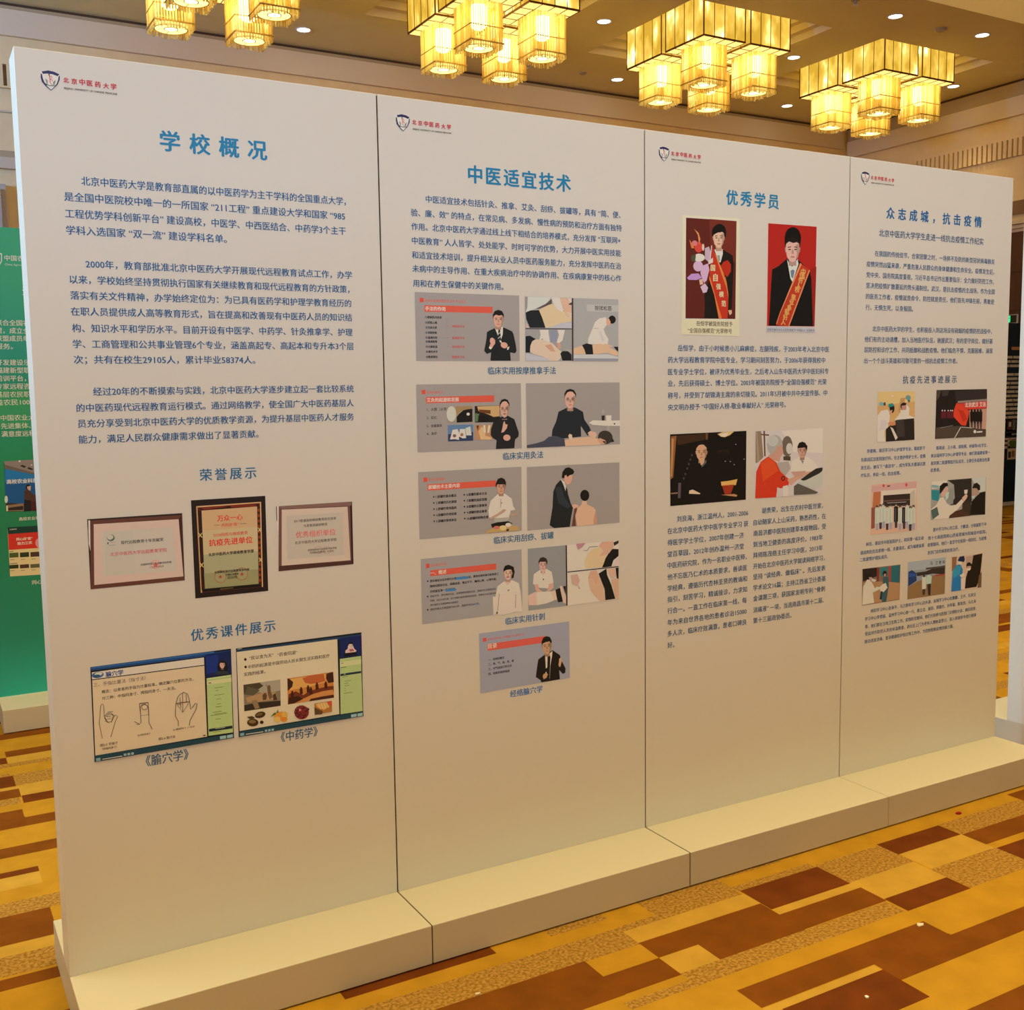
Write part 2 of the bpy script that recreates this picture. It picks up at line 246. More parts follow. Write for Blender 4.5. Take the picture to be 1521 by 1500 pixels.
# slatted air grilles, part of the walls
def grille(n, along_x, a, b, z0, z1):
    q = MB(); k = 0; s = .086
    if along_x:
        q.box(a, b, Y1-.012, Y1, z0, z1, 1)
        x = a
        while x < b-.05: q.box(x, x+.046, Y1-.05, Y1-.012, z0, z1, 0); x += s
        q.box(a, b, Y1-.055, Y1-.012, z1, z1+.02, 0); q.box(a, b, Y1-.055, Y1-.012, z0-.02, z0, 0)
    else:
        q.box(X1-.012, X1, a, b, z0, z1, 1)
        x = a
        while x < b-.05: q.box(X1-.05, X1-.012, x, x+.058, z0, z1, 0); x += s
    return struct(q.build('trim_%d' % n, [MWALL, MGRILLE]))
grille(11, True, -9.0, 13.5, 5.276, 5.515)
grille(12, False, 1.0, 9.25, 5.105, 5.365)
TEXT = [
 (0, 'heading', (35, 140, 198), 2, 0.0518, 1, [
  ('学校概况', 0.3551, 0.6533, 2.4436),
 ]),
 (0, 'paragraph', (23, 94, 159), 1, 0, 0, [
  ('北京中医药大学是教育部直属的以中医药学为主干学科的全国重点大学，', 0.1457, 0.8909, 2.3194),
  ('是全国中医院校中唯一的一所国家 “211工程” 重点建设大学和国家 “985', 0.101, 0.8871, 2.2754),
  ('工程优势学科创新平台” 建设高校，中医学、中西医结合、中药学3个主干', 0.1011, 0.888, 2.2317),
  ('学科入选国家 “双一流” 建设学科名单。', 0.1011, 0.5281, 2.1886),
 ]),
 (0, 'paragraph', (23, 94, 159), 1, 0, 0, [
  ('2000年，教育部批准北京中医药大学开展现代远程教育试点工作，办学', 0.1455, 0.9037, 2.102),
  ('以来，学校始终坚持贯彻执行国家有关继续教育和现代远程教育的方针政策，', 0.1028, 0.8944, 2.0597),
  ('落实有关文件精神，办学始终定位为：为已具有医药学和护理学教育经历的', 0.1024, 0.8986, 2.0178),
  ('在职人员提供成人高等教育形式，旨在提高和改善现有中医药人员的知识结', 0.1014, 0.8997, 1.9754),
  ('构、知识水平和学历水平。目前开设有中医学、中药学、针灸推拿学、护理', 0.1021, 0.8998, 1.9311),
  ('学、工商管理和公共事业管理6个专业，涵盖高起专、高起本和专升本3个层', 0.1018, 0.9025, 1.8891),
  ('次；共有在校生29105人，累计毕业58374人。', 0.102, 0.5968, 1.8472),
 ]),
 (0, 'paragraph', (23, 94, 159), 1, 0, 0, [
  ('经过20年的不断摸索与实践，北京中医药大学逐步建立起一套比较系统', 0.1466, 0.8984, 1.761),
  ('的中医药现代远程教育运行模式。通过网络教学，使全国广大中医药基层人', 0.102, 0.897, 1.7175),
  ('员充分享受到北京中医药大学的优质教学资源，为提升基层中医药人才服务', 0.1029, 0.8965, 1.6752),
  ('能力，满足人民群众健康需求做出了显著贡献。', 0.1031, 0.5977, 1.6324),
 ]),
 (0, 'heading', (28, 114, 175), 1, 0.0329, 1, [
  ('荣誉展示', 0.4225, 0.5863, 1.5192),
 ]),
 (0, 'heading', (28, 116, 186), 1, 0.0336, 1, [
  ('优秀课件展示', 0.3768, 0.6261, 1.057),
 ]),
 (0, 'caption', (44, 101, 154), 1, 0.0307, 0, [
  ('《腧穴学》', 0.2334, 0.354, 0.7088),
 ]),
 (0, 'caption', (44, 99, 152), 1, 0.0297, 0, [
  ('《中药学》', 0.6293, 0.7465, 0.7099),
 ]),
 (1, 'heading', (35, 140, 198), 2, 0.0529, 1, [
  ('中医适宜技术', 0.3036, 0.6921, 2.4345),
 ]),
 (1, 'paragraph', (23, 94, 159), 1, 0, 0, [
  ('中医适宜技术包括针灸、推拿、艾灸、刮痧、拔罐等，具有 “简、便、', 0.1554, 0.8964, 2.3461),
  ('验、廉、效” 的特点，在常见病、多发病、慢性病的预防和治疗方面有独特', 0.1031, 0.9009, 2.3019),
  ('作用。北京中医药大学通过线上线下相结合的培养模式，充分发挥 “互联网+', 0.1042, 0.896, 2.2597),
  ('中医教育” 人人皆学、处处能学、时时可学的优势，大力开展中医实用技能', 0.1046, 0.8977, 2.2166),
  ('和适宜技术培训，提升相关从业人员中医药服务能力，充分发挥中医药在治', 0.1034, 0.8975, 2.1728),
  ('未病中的主导作用、在重大疾病治疗中的协调作用、在疾病康复中的核心作', 0.1039, 0.8982, 2.1311),
  ('用和在养生保健中的关键作用。', 0.105, 0.4282, 2.0862),
 ]),
 (1, 'caption', (28, 111, 167), 1, 0, 0, [
  ('临床实用按摩推拿手法', 0.3656, 0.627, 1.8138),
 ]),
 (1, 'caption', (28, 111, 167), 1, 0, 0, [
  ('临床实用灸法', 0.4168, 0.5732, 1.5314),
 ]),
 (1, 'caption', (28, 111, 167), 1, 0, 0, [
  ('临床实用刮痧、拔罐', 0.3775, 0.6111, 1.2532),
 ]),
 (1, 'caption', (27, 118, 195), 1, 0, 0, [
  ('临床实用针刺', 0.4172, 0.5719, 0.9745),
 ]),
 (1, 'caption', (27, 122, 224), 1, 0, 0, [
  ('经络腧穴学', 0.4305, 0.5594, 0.7212),
 ]),
 (2, 'heading', (35, 140, 198), 2, 0.0508, 1, [
  ('优秀学员', 0.3701, 0.6263, 2.4419),
 ]),
 (2, 'caption', (69, 42, 35), 1, 0, 0, [
  ('岳恒学被国务院授予', 0.2313, 0.4025, 1.9827),
  ('“全国自强模范”光荣称号', 0.1913, 0.3999, 1.9568),
 ]),
 (2, 'paragraph', (23, 94, 159), 1, 0, 0, [
  ('岳恒学，由于小时候患小儿麻痹症，左腿残疾，于2003年考入北京中医', 0.1463, 0.9013, 1.893),
  ('药大学远程教育学院中医专业，学习期间刻苦努力，于2006年获得我校中', 0.1017, 0.8808, 1.8504),
  ('医专业学士学位，被评为优秀毕业生，之后考入山东中医药大学中医妇科专', 0.1017, 0.9001, 1.8074),
  ('业，先后获得硕士、博士学位。2003年被国务院授予“全国自强模范” 光荣', 0.1017, 0.8902, 1.766),
  ('称号，并受到了胡锦涛主席的亲切接见。2011年5月被中共中央宣传部、中', 0.1018, 0.8944, 1.7225),
  ('央文明办授予 “中国好人榜-敬业奉献好人” 光荣称号。', 0.1018, 0.674, 1.6798),
 ]),
 (2, 'paragraph', (32, 91, 148), 1, 0, 0, [
  ('刘良海，浙江温州人，2001-2006', 0.1433, 0.4876, 1.2706),
  ('在北京中医药大学中医学专业学习 获', 0.1002, 0.4881, 1.2289),
  ('得医学学士学位，2007年创建一济', 0.1002, 0.4666, 1.1857),
  ('堂百草园，2012年创办温州一济堂', 0.1003, 0.4671, 1.1432),
  ('中医药研究院，作为一名职业中医师，', 0.1003, 0.4814, 1.1013),
  ('他不忘医乃仁术的本质要求，善读医', 0.1004, 0.4843, 1.0587),
  ('学经典，遵循历代杏林圣贤的教诲和', 0.1004, 0.4848, 1.0159),
  ('指引，刻苦学习，精诚接诊，力求知', 0.1004, 0.4852, 0.9743),
  ('行合一。一直工作在临床第一线，每', 0.1005, 0.484, 0.932),
  ('年为来自世界各地的患者诊治15000', 0.1005, 0.4837, 0.888),
  ('多人次，临床疗效满意，患者口碑良', 0.1006, 0.4842, 0.846),
  ('好。', 0.1006, 0.1329, 0.8024),
 ]),
 (2, 'paragraph', (32, 91, 148), 1, 0, 0, [
  ('胡贵荣，出生在农村中医世家，', 0.5571, 0.8812, 1.2735),
  ('自幼随家人上山采药，熟悉药性，在', 0.5149, 0.8982, 1.23),
  ('南昌洪都中医院创建草本植物园，受', 0.5154, 0.8992, 1.188),
  ('到当地卫健委的高度评价。1983年', 0.5143, 0.8823, 1.1447),
  ('拜师陈茂梧主任学习中医，2013年', 0.5148, 0.8832, 1.1022),
  ('开始在北京中医药大学就读网络学习，', 0.5153, 0.8948, 1.0598),
  ('坚持 “读经典、做临床” 。先后发表', 0.5158, 0.9003, 1.0182),
  ('学术论文16篇；主持江西省卫计委基', 0.5163, 0.903, 0.975),
  ('金课题三项，获国家发明专利 “骨刺', 0.5168, 0.8994, 0.9333),
  ('消痛液” 一项，当选南昌市第十二届、', 0.5174, 0.8942, 0.8876),
  ('第十三届政协委员。', 0.5179, 0.7184, 0.8455),
 ]),
 (3, 'heading', (30, 111, 180), 2, 0.0434, 1, [
  ('众志成城，抗击疫情', 0.2095, 0.795, 2.442),
 ]),
 (3, 'heading', (44, 86, 140), 1, 0, 0, [
  ('北京中医药大学学生走进一线抗击疫情工作纪实', 0.1681, 0.8119, 2.3607),
 ]),
 (3, 'paragraph', (54, 98, 154), 1, 0, 0, [
  ('在我国的传统佳节，合家团聚之时，一场猝不及防的新型冠状病毒肺炎', 0.1461, 0.8903, 2.2787),
  ('疫情突然凶猛来袭，严重危害人民群众的身体健康和生命安全。疫情发生后，', 0.1003, 0.8894, 2.2348),
  ('党中央、国务院高度重视，习近平总书记作出重要指示：全力做好防控工作，', 0.1007, 0.8885, 2.1923),
  ('坚决把疫情扩散蔓延的势头遏制住。武汉，是抗击疫情的主战场。作为全国', 0.1002, 0.8968, 2.1499),
  ('的医务工作者，疫情就是命令，防控就是责任，他们首先冲锋在前，勇敢逆', 0.0997, 0.8959, 2.1066),
  ('行，无惧生死，以身报国。', 0.1, 0.3785, 2.0628),
 ]),
 (3, 'paragraph', (54, 98, 154), 1, 0, 0, [
  ('北京中医药大学的学生，也积极投入到这场没有硝烟的疫情防控战役中，', 0.1417, 0.8869, 1.9778),
  ('他们有的主动请缨，加入当地医疗队伍，驰援武汉；有的坚守岗位，做好基', 0.0975, 0.8942, 1.9352),
  ('层防控和诊疗工作，共同抵御和战胜疫情。他们临危不惧，克服困难，涌现', 0.097, 0.8962, 1.8932),
  ('出一个个战斗英雄和可敬可爱的一线抗击疫情工作者。', 0.0973, 0.664, 1.8489),
 ]),
 (3, 'heading', (44, 86, 140), 1, 0.0311, 1, [
  ('抗疫先进事迹展示', 0.3273, 0.6639, 1.7704),
 ]),
 (3, 'caption', (54, 103, 171), 1, 0, 0, [
  ('李建梅，南京学习中心护理学专业，现就职于', 0.124, 0.4747, 1.4811),
  ('东部战区总医院放疗科，任主管护师护士长。疫情', 0.0908, 0.4784, 1.4471),
  ('发生后，她写下 “请战书” ，成为军队支援湖北医', 0.0905, 0.4797, 1.4144),
  ('疗队员，奔赴一线，抗击疫情。', 0.0914, 0.3262, 1.3826),
 ]),
 (3, 'caption', (54, 103, 171), 1, 0, 0, [
  ('陈晓波、王小燕、邱晓燕、林丽等4名学生，', 0.5457, 0.8806, 1.4784),
  ('来自福州学习中心护理学专业，她们是福建省第一', 0.512, 0.9011, 1.4459),
  ('批和第二批援鄂医疗队成员，主要任务是救治危重', 0.5131, 0.9001, 1.4139),
  ('症患者。', 0.5119, 0.5747, 1.384),
 ]),
 (3, 'caption', (54, 103, 171), 1, 0, 0, [
  ('林岳，莆田市中医医院护士，和同事一起主动', 0.1293, 0.4794, 1.0951),
  ('请战奔赴抗击疫情一线，支援湖北，成为福建省第', 0.0968, 0.4844, 1.0622),
  ('二批援鄂护理队成员。', 0.0953, 0.2625, 1.0332),
 ]),
 (3, 'caption', (54, 103, 171), 1, 0, 0, [
  ('晋中学习中心刘江武、于鹏波，分别就职于中', 0.5382, 0.8913, 1.1244),
  ('铁十七局医院和山西省晋城市阳城县中医院。', 0.507, 0.8928, 1.0906),
  ('疫情期间，他们一直坚守在医院一线岗位，为疫情', 0.5056, 0.8943, 1.0608),
  ('发热门诊的病患检查治疗。', 0.507, 0.7119, 1.0266),
 ]),
 (3, 'caption', (71, 106, 160), 1, 0, 0, [
  ('绵阳学习中心张海平、乌兰察布学习中心边永波、运城学习中心杜鹏鹏、王卉、石家庄', 0.1653, 0.8347, 0.8104),
  ('学习中心李雪丽、温州学习中心徐一凡、黄立洁、张跃、郑建杰、孙琴雷、陈知优、马孔海', 0.1324, 0.8361, 0.7794),
  ('等，他们都在当地卫生院工作。疫情防控期间，他们分别参与医院门诊预检分诊、病房巡查、', 0.1333, 0.8403, 0.7469),
  ('受益对外防控人员的体温筛查，进社区上门为老年人测体温登记、深入贫困家中进行健康', 0.1342, 0.8417, 0.7164),
  ('随访巡查消毒、宣讲健康防护知识等工作中，为控制阻断疫情贡献力量。', 0.134, 0.6902, 0.6834),
 ]),
 (4, 'paragraph', (239, 243, 243), 1, 0, 0, [
  ('联合全国农业', 0.1031, 0.3003, 2.1475),
  ('盟，成立全国', 0.1008, 0.298, 2.1063),
  ('联盟成员单位', 0.0984, 0.2956, 2.0652),
  ('服务。', 0.096, 0.1801, 2.0231),
 ]),
 (4, 'paragraph', (239, 243, 243), 1, 0, 0, [
  ('开发建设乐业', 0.0926, 0.2926, 1.9383),
  ('福建新型职业', 0.0902, 0.2902, 1.897),
  ('培训平台，为', 0.0877, 0.2878, 1.8542),
  ('专家远程咨询', 0.0852, 0.2855, 1.8119),
  ('基层农民职业', 0.0828, 0.283, 1.7691),
  ('益农民100万', 0.0803, 0.2807, 1.7275),
 ]),
 (4, 'paragraph', (239, 243, 243), 1, 0, 0, [
  ('中国农业大学', 0.0979, 0.2992, 1.6451),
  ('先进集体、优', 0.097, 0.2984, 1.6015),
  ('满意度远程教', 0.097, 0.2986, 1.5591),
 ]),
 (4, 'heading', (243, 243, 243), 2, 0.0558, 0, [
  ('关于', 0.2415, 0.3412, 2.322),
 ]),
 (4, 'caption', (239, 243, 243), 1, 0, 0, [
  ('高校农业科技服务', 0.1568, 0.32, 1.0988),
 ]),
 (4, 'caption', (239, 243, 243), 1, 0, 0, [
  ('同心战疫', 0.2019, 0.3007, 0.7468),
 ]),
 (4, 'heading', (243, 243, 243), 1, 0.0276, 1, [
  ('中国农业大学', 0.1641, 0.3529, 2.4861),
 ]),
 (4, 'caption', (231, 243, 243), 0, 0, 0, [
  ('China Agricultural University', 0.1662, 0.3511, 2.4531),
 ]),
]
PICT = [
 (0, 'plaque_print', """
p 51,39,37 1133,14148 3680,14143 3664,12203 1120,12206 1130,13373
p 243,243,243 1160,14116 1207,14112 1173,13266 1140,13475
p 111,69,59 1214,14107 3672,14090 3659,12204 1122,12211
p 72,42,37 3573,13969 3656,14084 3654,12204 3633,12315
p 235,215,212 1293,13998 3573,13977 3633,12323 1222,12317
p 223,221,218 1460,13780 3390,13756 3449,12507 1459,12541
p 218,219,215 1551,13752 2313,13745 2328,12535 1537,12546
p 106,136,134 1820,13583 1808,13541 1778,13509 1736,13494 1690,13497 1650,13520 1624,13556 1616,13599 1628,13641 1658,13673 1700,13689 1745,13685 1785,13663 1812,13626
p 223,221,218 1784,13604 1775,13572 1751,13548 1718,13536 1682,13539 1651,13556 1630,13584 1624,13617 1633,13649 1657,13673 1690,13685 1726,13682 1757,13665 1778,13637
p 75,116,115 1785,13565 1830,13574 1757,13502 1685,13529
p 88,96,102 1621,13474 1653,13472 1650,13412 1618,13415
p 162,164,166 1670,13458 1829,13460 1829,13470 1669,13468
p 162,164,166 1654,13381 1825,13382 1825,13393 1653,13391
t 53,49,48 1975 3130 13430 1 现代远程教育十年贡献奖
t 229,106,126 1678 3206 13126 1 北京中医药大学远程教育学院
p 243,176,177 3013,12722 2997,12666 2958,12623 2904,12603 2845,12608 2794,12639 2759,12688 2749,12747 2765,12803 2803,12845 2857,12866 2916,12861 2968,12830 3002,12781
p 235,211,210 2992,12724 2979,12677 2946,12641 2900,12624 2851,12628 2807,12654 2778,12696 2769,12745 2783,12792 2815,12828 2861,12845 2911,12841 2954,12815 2984,12773
p 229,124,126 2884,12814 2907,12745 2965,12735 2917,12699 2929,12637 2878,12679 2823,12647 2841,12706 2797,12750 2856,12750
t 53,49,48 2465 3318 12767 1 全国高校现代远程教育协作组
t 72,59,59 2712 3095 12669 1 二〇〇九年五月
"""),
 (0, 'plaque_print', """
p 39,26,25 3943,14492 6103,14493 6084,11644 3939,11646
p 109,42,29 4079,14315 5973,14324 5932,11781 4100,11798
p 235,196,148 4079,14315 5973,14324 5977,14290 4091,14276
p 215,171,126 4079,14315 4116,14312 4139,11793 4100,11798
p 235,196,148 5936,14304 5973,14324 5932,11781 5898,11779
p 51,22,18 4134,14252 5901,14259 5898,14177 4232,14192
p 143,49,26 4209,14260 4822,14266 4983,14237 4285,14202
p 143,49,26 5039,14274 5834,14255 5832,14195 5090,14211
p 51,26,18 4122,14199 4218,14179 4211,11917 4130,11871
p 69,36,21 5848,14194 5933,14216 5893,11799 5820,11806
p 162,62,37 5857,14124 5918,14120 5920,14037 5859,14041
p 162,62,37 5854,13964 5915,13960 5917,13877 5856,13881
p 162,62,37 5851,13804 5912,13800 5914,13717 5853,13721
p 162,62,37 5848,13644 5909,13640 5911,13556 5850,13561
p 162,62,37 5844,13484 5906,13479 5908,13396 5847,13400
p 162,62,37 5841,13323 5903,13318 5905,13235 5844,13240
p 162,62,37 5838,13163 5900,13158 5902,13074 5841,13079
p 162,62,37 5835,13002 5897,12997 5899,12913 5838,12918
p 162,62,37 5832,12841 5894,12835 5896,12752 5835,12757
p 162,62,37 5829,12680 5891,12674 5893,12590 5832,12596
p 162,62,37 5826,12518 5888,12513 5890,12429 5828,12434
p 162,62,37 5823,12357 5885,12351 5887,12267 5825,12273
p 162,62,37 5820,12195 5882,12189 5884,12105 5822,12111
p 162,62,37 5817,12033 5878,12027 5881,11943 5819,11949
p 20,18,18 4131,11898 5809,11886 5890,11794 4159,11813
p 106,96,48 4665,11856 5047,11858 5045,11831 4664,11826
p 243,224,156 4102,13534 4202,13392 4219,13404 4119,13547
p 243,224,156 4113,13399 4224,13525 4208,13540 4097,13414
p 243,224,156 4103,12669 4203,12524 4220,12536 4121,12681
p 243,224,156 4114,12532 4226,12658 4210,12673 4098,12547
p 243,224,156 5847,13552 5921,13436 5939,13447 5866,13563
p 243,224,156 5861,13440 5943,13545 5925,13559 5843,13454
p 243,224,156 5839,12650 5913,12532 5932,12543 5858,12661
p 243,224,156 5853,12537 5935,12641 5918,12656 5835,12552
p 228,196,156 4226,14179 5845,14194 5801,11887 4224,11902
p 224,209,172 4227,13599 5835,13587 5823,12867 4223,12896
p 191,194,160 4223,12896 5823,12867 5801,11887 4224,11902
p 171,175,133 4217,12353 5810,12325 5801,11887 4224,11902
t 243,74,61 4660 5408 13913 2 万众一心
p 125,96,75 4571,13725 4732,13718 4732,13729 4571,13736
p 125,96,75 5316,13716 5508,13711 5508,13722 5316,13727
t 243,74,61 4772 5280 13713 1 共同战“疫”
t 233,104,86 4524 5538 13438 1 2020网络与继续教育
t 243,76,64 4389 5675 13219 2 抗疫先进单位
t 35,29,26 4361 5695 12881 2 北京中医药大学继续教育学部
p 196,104,83 4853,12195 4845,12147 4826,12104 4797,12068 4760,12042 4718,12028 4673,12026 4628,12037 4588,12059 4553,12093 4528,12134 4513,12180 4509,12229 4517,12276 4536,12319 4565,12355 4602,12381 4644,12396 4689,12398 4733,12387 4774,12365 4808,12332 4834,12290 4850,12244
p 177,180,142 4837,12196 4830,12153 4813,12114 4786,12081 4753,12057 4714,12044 4673,12042 4633,12052 4596,12073 4565,12103 4542,12140 4528,12183 4525,12227 4532,12270 4549,12310 4576,12342 4609,12366 4647,12379 4688,12381 4728,12372 4765,12351 4796,12321 4820,12283 4834,12241
p 196,84,64 4683,12266 4700,12224 4746,12219 4707,12193 4718,12142 4679,12176 4637,12150 4653,12198 4617,12232 4662,12227
p 196,104,83 5491,12216 5483,12168 5464,12124 5434,12088 5396,12061 5353,12047 5307,12045 5262,12056 5220,12079 5185,12112 5159,12154 5144,12201 5140,12250 5148,12298 5167,12341 5196,12377 5234,12404 5277,12418 5323,12420 5368,12410 5409,12387 5445,12354 5471,12312 5487,12265
p 177,180,142 5474,12217 5467,12174 5450,12134 5423,12101 5388,12077 5349,12063 5308,12062 5267,12072 5229,12092 5197,12123 5174,12161 5160,12203 5156,12248 5163,12292 5181,12331 5207,12364 5241,12388 5280,12402 5322,12404 5363,12394 5401,12373 5433,12343 5457,12305 5471,12262
p 196,84,64 5317,12288 5335,12245 5381,12240 5342,12214 5353,12163 5313,12197 5271,12171 5287,12219 5250,12253 5296,12248
t 35,29,26 4512 5538 12349 2 全国高校现代远程教育协作组
t 35,29,26 4845 5219 12247 2 中国企业教育
t 35,29,26 4882 5182 12159 1 2020年
"""),
 (0, 'plaque_print', """
p 243,243,243 6422,14157 6513,14156 6476,13203 6425,13487
p 51,36,34 6422,14157 6445,14155 6438,13682 6418,13767
p 127,92,88 6501,14157 8817,14150 8804,12202 6421,12202
p 88,56,51 6445,12363 8770,12307 8804,12202 6421,12202
p 53,32,32 8752,14134 8816,14145 8804,12202 8743,12237
p 149,116,113 6501,14157 8798,14140 8789,14031 6589,14068
p 233,221,215 6588,14048 8666,14002 8710,12333 6524,12361
p 218,214,210 6724,13851 8485,13835 8509,12520 6703,12537
p 231,216,212 8485,13835 8666,14002 8710,12333 8509,12520
t 53,49,48 6947 8284 13670 1 2017普通高校继续教育综合改革
t 53,49,48 7245 7995 13511 1 与发展高级研修班
t 242,116,123 6995 8255 13251 1 优秀组织单位
t 88,79,80 6952 8277 13013 1 北京中医药大学远程教育学院
p 215,170,169 7811,12730 7797,12679 7761,12640 7710,12621 7655,12626 7606,12654 7574,12698 7563,12751 7577,12802 7613,12841 7663,12860 7718,12855 7767,12828 7800,12783
p 218,214,210 7796,12731 7784,12686 7752,12652 7708,12636 7659,12640 7616,12664 7587,12703 7578,12750 7590,12795 7622,12829 7666,12846 7715,12841 7758,12817 7787,12778
p 215,170,169 8093,12706 8079,12655 8043,12616 7992,12597 7936,12602 7887,12629 7854,12674 7843,12727 7858,12778 7894,12817 7944,12836 8000,12832 8049,12804 8083,12759
p 218,214,210 8078,12707 8066,12662 8034,12628 7989,12611 7940,12615 7897,12640 7868,12679 7858,12726 7871,12771 7902,12805 7947,12822 7996,12818 8040,12794 8069,12754
t 72,59,59 7344 8269 12759 1 全国高校现代远程教育协作组
t 72,59,59 7405 8176 12673 1 《中国远程教育》杂志社
"""),
 (0, 'slide_print', """
p 25,36,50 998,10034 4901,10041 4878,7348 970,7333
p 35,86,164 1006,9997 4893,9995 4889,9902 1008,9933
p 54,124,216 1018,10023 4409,10024 4407,9981 1016,9987
p 243,231,210 1031,9883 4107,9885 4096,7515 999,7509
p 243,243,243 1031,9883 4107,9885 4106,9665 1026,9682
p 32,38,60 1026,9659 4106,9641 4104,9667 1024,9684
p 77,129,197 1339,9788 1330,9754 1298,9725 1248,9705 1188,9698 1128,9704 1075,9723 1039,9752 1025,9786 1034,9820 1066,9849 1115,9868 1175,9875 1235,9869 1288,9850 1324,9822
p 229,243,243 1302,9813 1296,9793 1275,9777 1243,9766 1205,9762 1165,9765 1132,9776 1109,9792 1099,9811 1106,9830 1126,9846 1158,9857 1197,9862 1236,9858 1270,9848 1293,9832
p 53,101,164 1246,9764 1235,9744 1203,9730 1158,9724 1112,9729 1077,9743 1064,9762 1074,9782 1107,9796 1152,9802 1198,9797 1232,9783
t 37,80,170 1386 1860 9766 2 腧穴学
t 106,86,81 1058 2447 9515 0 三、手指比量法（指寸法）
t 53,49,50 1259 3773 9291 1 概念：以患者的手指为比量标准，确定腧穴位置的方法，
t 53,49,50 1257 3266 9105 1 分三种：中指同身寸、拇指同身寸、一夫法。
p 88,80,78 1216,7963 1156,8406 1141,8408 1200,7962
p 88,80,78 1156,8406 1220,8896 1205,8901 1141,8408
p 88,80,78 1220,8896 1255,8945 1253,8962 1205,8901
p 88,80,78 1255,8945 1282,8900 1297,8901 1253,8962
p 88,80,78 1282,8900 1284,8578 1299,8580 1297,8901
p 88,80,78 1284,8578 1373,8393 1387,8399 1299,8580
p 88,80,78 1438,7962 1582,8388 1568,8395 1424,7970
p 88,80,78 1582,8388 1655,8533 1639,8536 1568,8395
p 88,80,78 1655,8533 1582,8581 1586,8564 1639,8536
p 88,80,78 1582,8581 1496,8521 1510,8511 1586,8564
p 88,80,78 1496,8521 1463,8384 1478,8378 1510,8511
p 88,80,78 1297,8573 1372,8656 1364,8672 1286,8585
p 88,80,78 1372,8656 1468,8654 1474,8669 1364,8672
p 88,80,78 1468,8654 1539,8560 1550,8570 1474,8669
p 88,80,78 1280,8549 1365,8406 1371,8418 1290,8555
p 88,80,78 1365,8406 1475,8402 1468,8415 1371,8418
p 88,80,78 1475,8402 1548,8507 1535,8512 1468,8415
p 88,80,78 1548,8507 1511,8605 1503,8594 1535,8512
p 88,80,78 1511,8605 1404,8637 1407,8623 1503,8594
p 88,80,78 1404,8637 1321,8579 1328,8567 1407,8623
p 88,80,78 1351,8562 1450,8561 1457,8572 1350,8576
p 88,80,78 1450,8561 1438,8498 1446,8486 1457,8572
p 88,80,78 1438,8498 1359,8505 1360,8491 1446,8486
p 88,80,78 1383,8698 1530,8688 1530,8699 1383,8709
p 88,80,78 1291,8456 1416,8371 1420,8380 1295,8466
p 88,80,78 2079,8306 2209,8197 2213,8214 2088,8319
p 88,80,78 2209,8197 2269,8246 2253,8250 2213,8214
p 88,80,78 2269,8246 2270,8701 2254,8705 2253,8250
p 88,80,78 2270,8701 2321,8748 2314,8764 2254,8705
p 88,80,78 2321,8748 2396,8758 2400,8774 2314,8764
p 88,80,78 2396,8758 2456,8694 2467,8705 2400,8774
p 88,80,78 2456,8694 2479,8667 2495,8666 2467,8705
p 88,80,78 2479,8667 2471,8212 2486,8212 2495,8666
p 88,80,78 2471,8212 2555,7995 2570,8000 2486,8212
p 88,80,78 2465,8664 2455,8631 2430,8608 2396,8598 2358,8604 2325,8625 2302,8656 2296,8692 2306,8725 2331,8748 2365,8758 2403,8752 2436,8731 2459,8700
p 243,231,210 2452,8667 2444,8640 2423,8620 2393,8612 2361,8617 2333,8635 2315,8660 2309,8690 2317,8717 2338,8736 2368,8744 2399,8739 2428,8722 2446,8696
p 106,59,56 2246,8793 2486,8784 2484,8806 2245,8816
p 88,80,78 2239,8805 2257,8443 2268,8451 2252,8804
p 88,80,78 2257,8443 2482,8442 2471,8451 2268,8451
p 88,80,78 2482,8442 2492,8794 2478,8796 2471,8451
p 88,80,78 2131,8208 2224,8198 2224,8209 2131,8219
p 88,80,78 3297,7973 3298,8120 3282,8118 3281,7975
p 88,80,78 3298,8120 3224,8290 3207,8290 3282,8118
p 88,80,78 3224,8290 3253,8629 3237,8634 3207,8290
p 88,80,78 3253,8629 3316,8819 3302,8828 3237,8634
p 88,80,78 3316,8819 3386,8891 3376,8906 3302,8828
p 88,80,78 3386,8891 3480,8933 3479,8950 3376,8906
p 88,80,78 3480,8933 3581,8877 3594,8885 3479,8950
p 88,80,78 3581,8877 3626,8685 3642,8686 3594,8885
p 88,80,78 3626,8685 3656,8403 3671,8408 3642,8686
p 88,80,78 3656,8403 3729,8463 3715,8475 3671,8408
p 88,80,78 3729,8463 3801,8560 3791,8575 3715,8475
p 88,80,78 3801,8560 3843,8550 3860,8550 3791,8575
p 88,80,78 3843,8550 3800,8387 3815,8378 3860,8550
p 88,80,78 3800,8387 3613,8083 3628,8074 3815,8378
p 88,80,78 3613,8083 3595,7938 3611,7934 3628,8074
p 88,80,78 3357,8815 3383,8493 3397,8493 3370,8815
p 88,80,78 3444,8918 3427,8357 3440,8355 3458,8916
p 88,80,78 3539,8874 3542,8642 3556,8641 3553,8873
p 125,59,50 3247,8634 3625,8629 3623,8653 3245,8658
p 88,80,78 3268,8625 3434,8350 3433,8362 3277,8630
p 88,80,78 3434,8350 3622,8612 3613,8620 3433,8362
p 88,80,78 3299,8603 3400,8587 3400,8598 3299,8614
t 88,82,81 2148 2503 7892 1 (2) 拇指同身寸
t 88,82,81 3129 3752 7888 1 (3) 横指同身寸（一夫法）
t 88,82,81 2723 3187 7685 1 图2-6 指寸法
t 88,82,81 1142 1609 7779 1 图2-5 手指寸
t 88,82,81 1188 1577 7665 1 （中指同身寸）
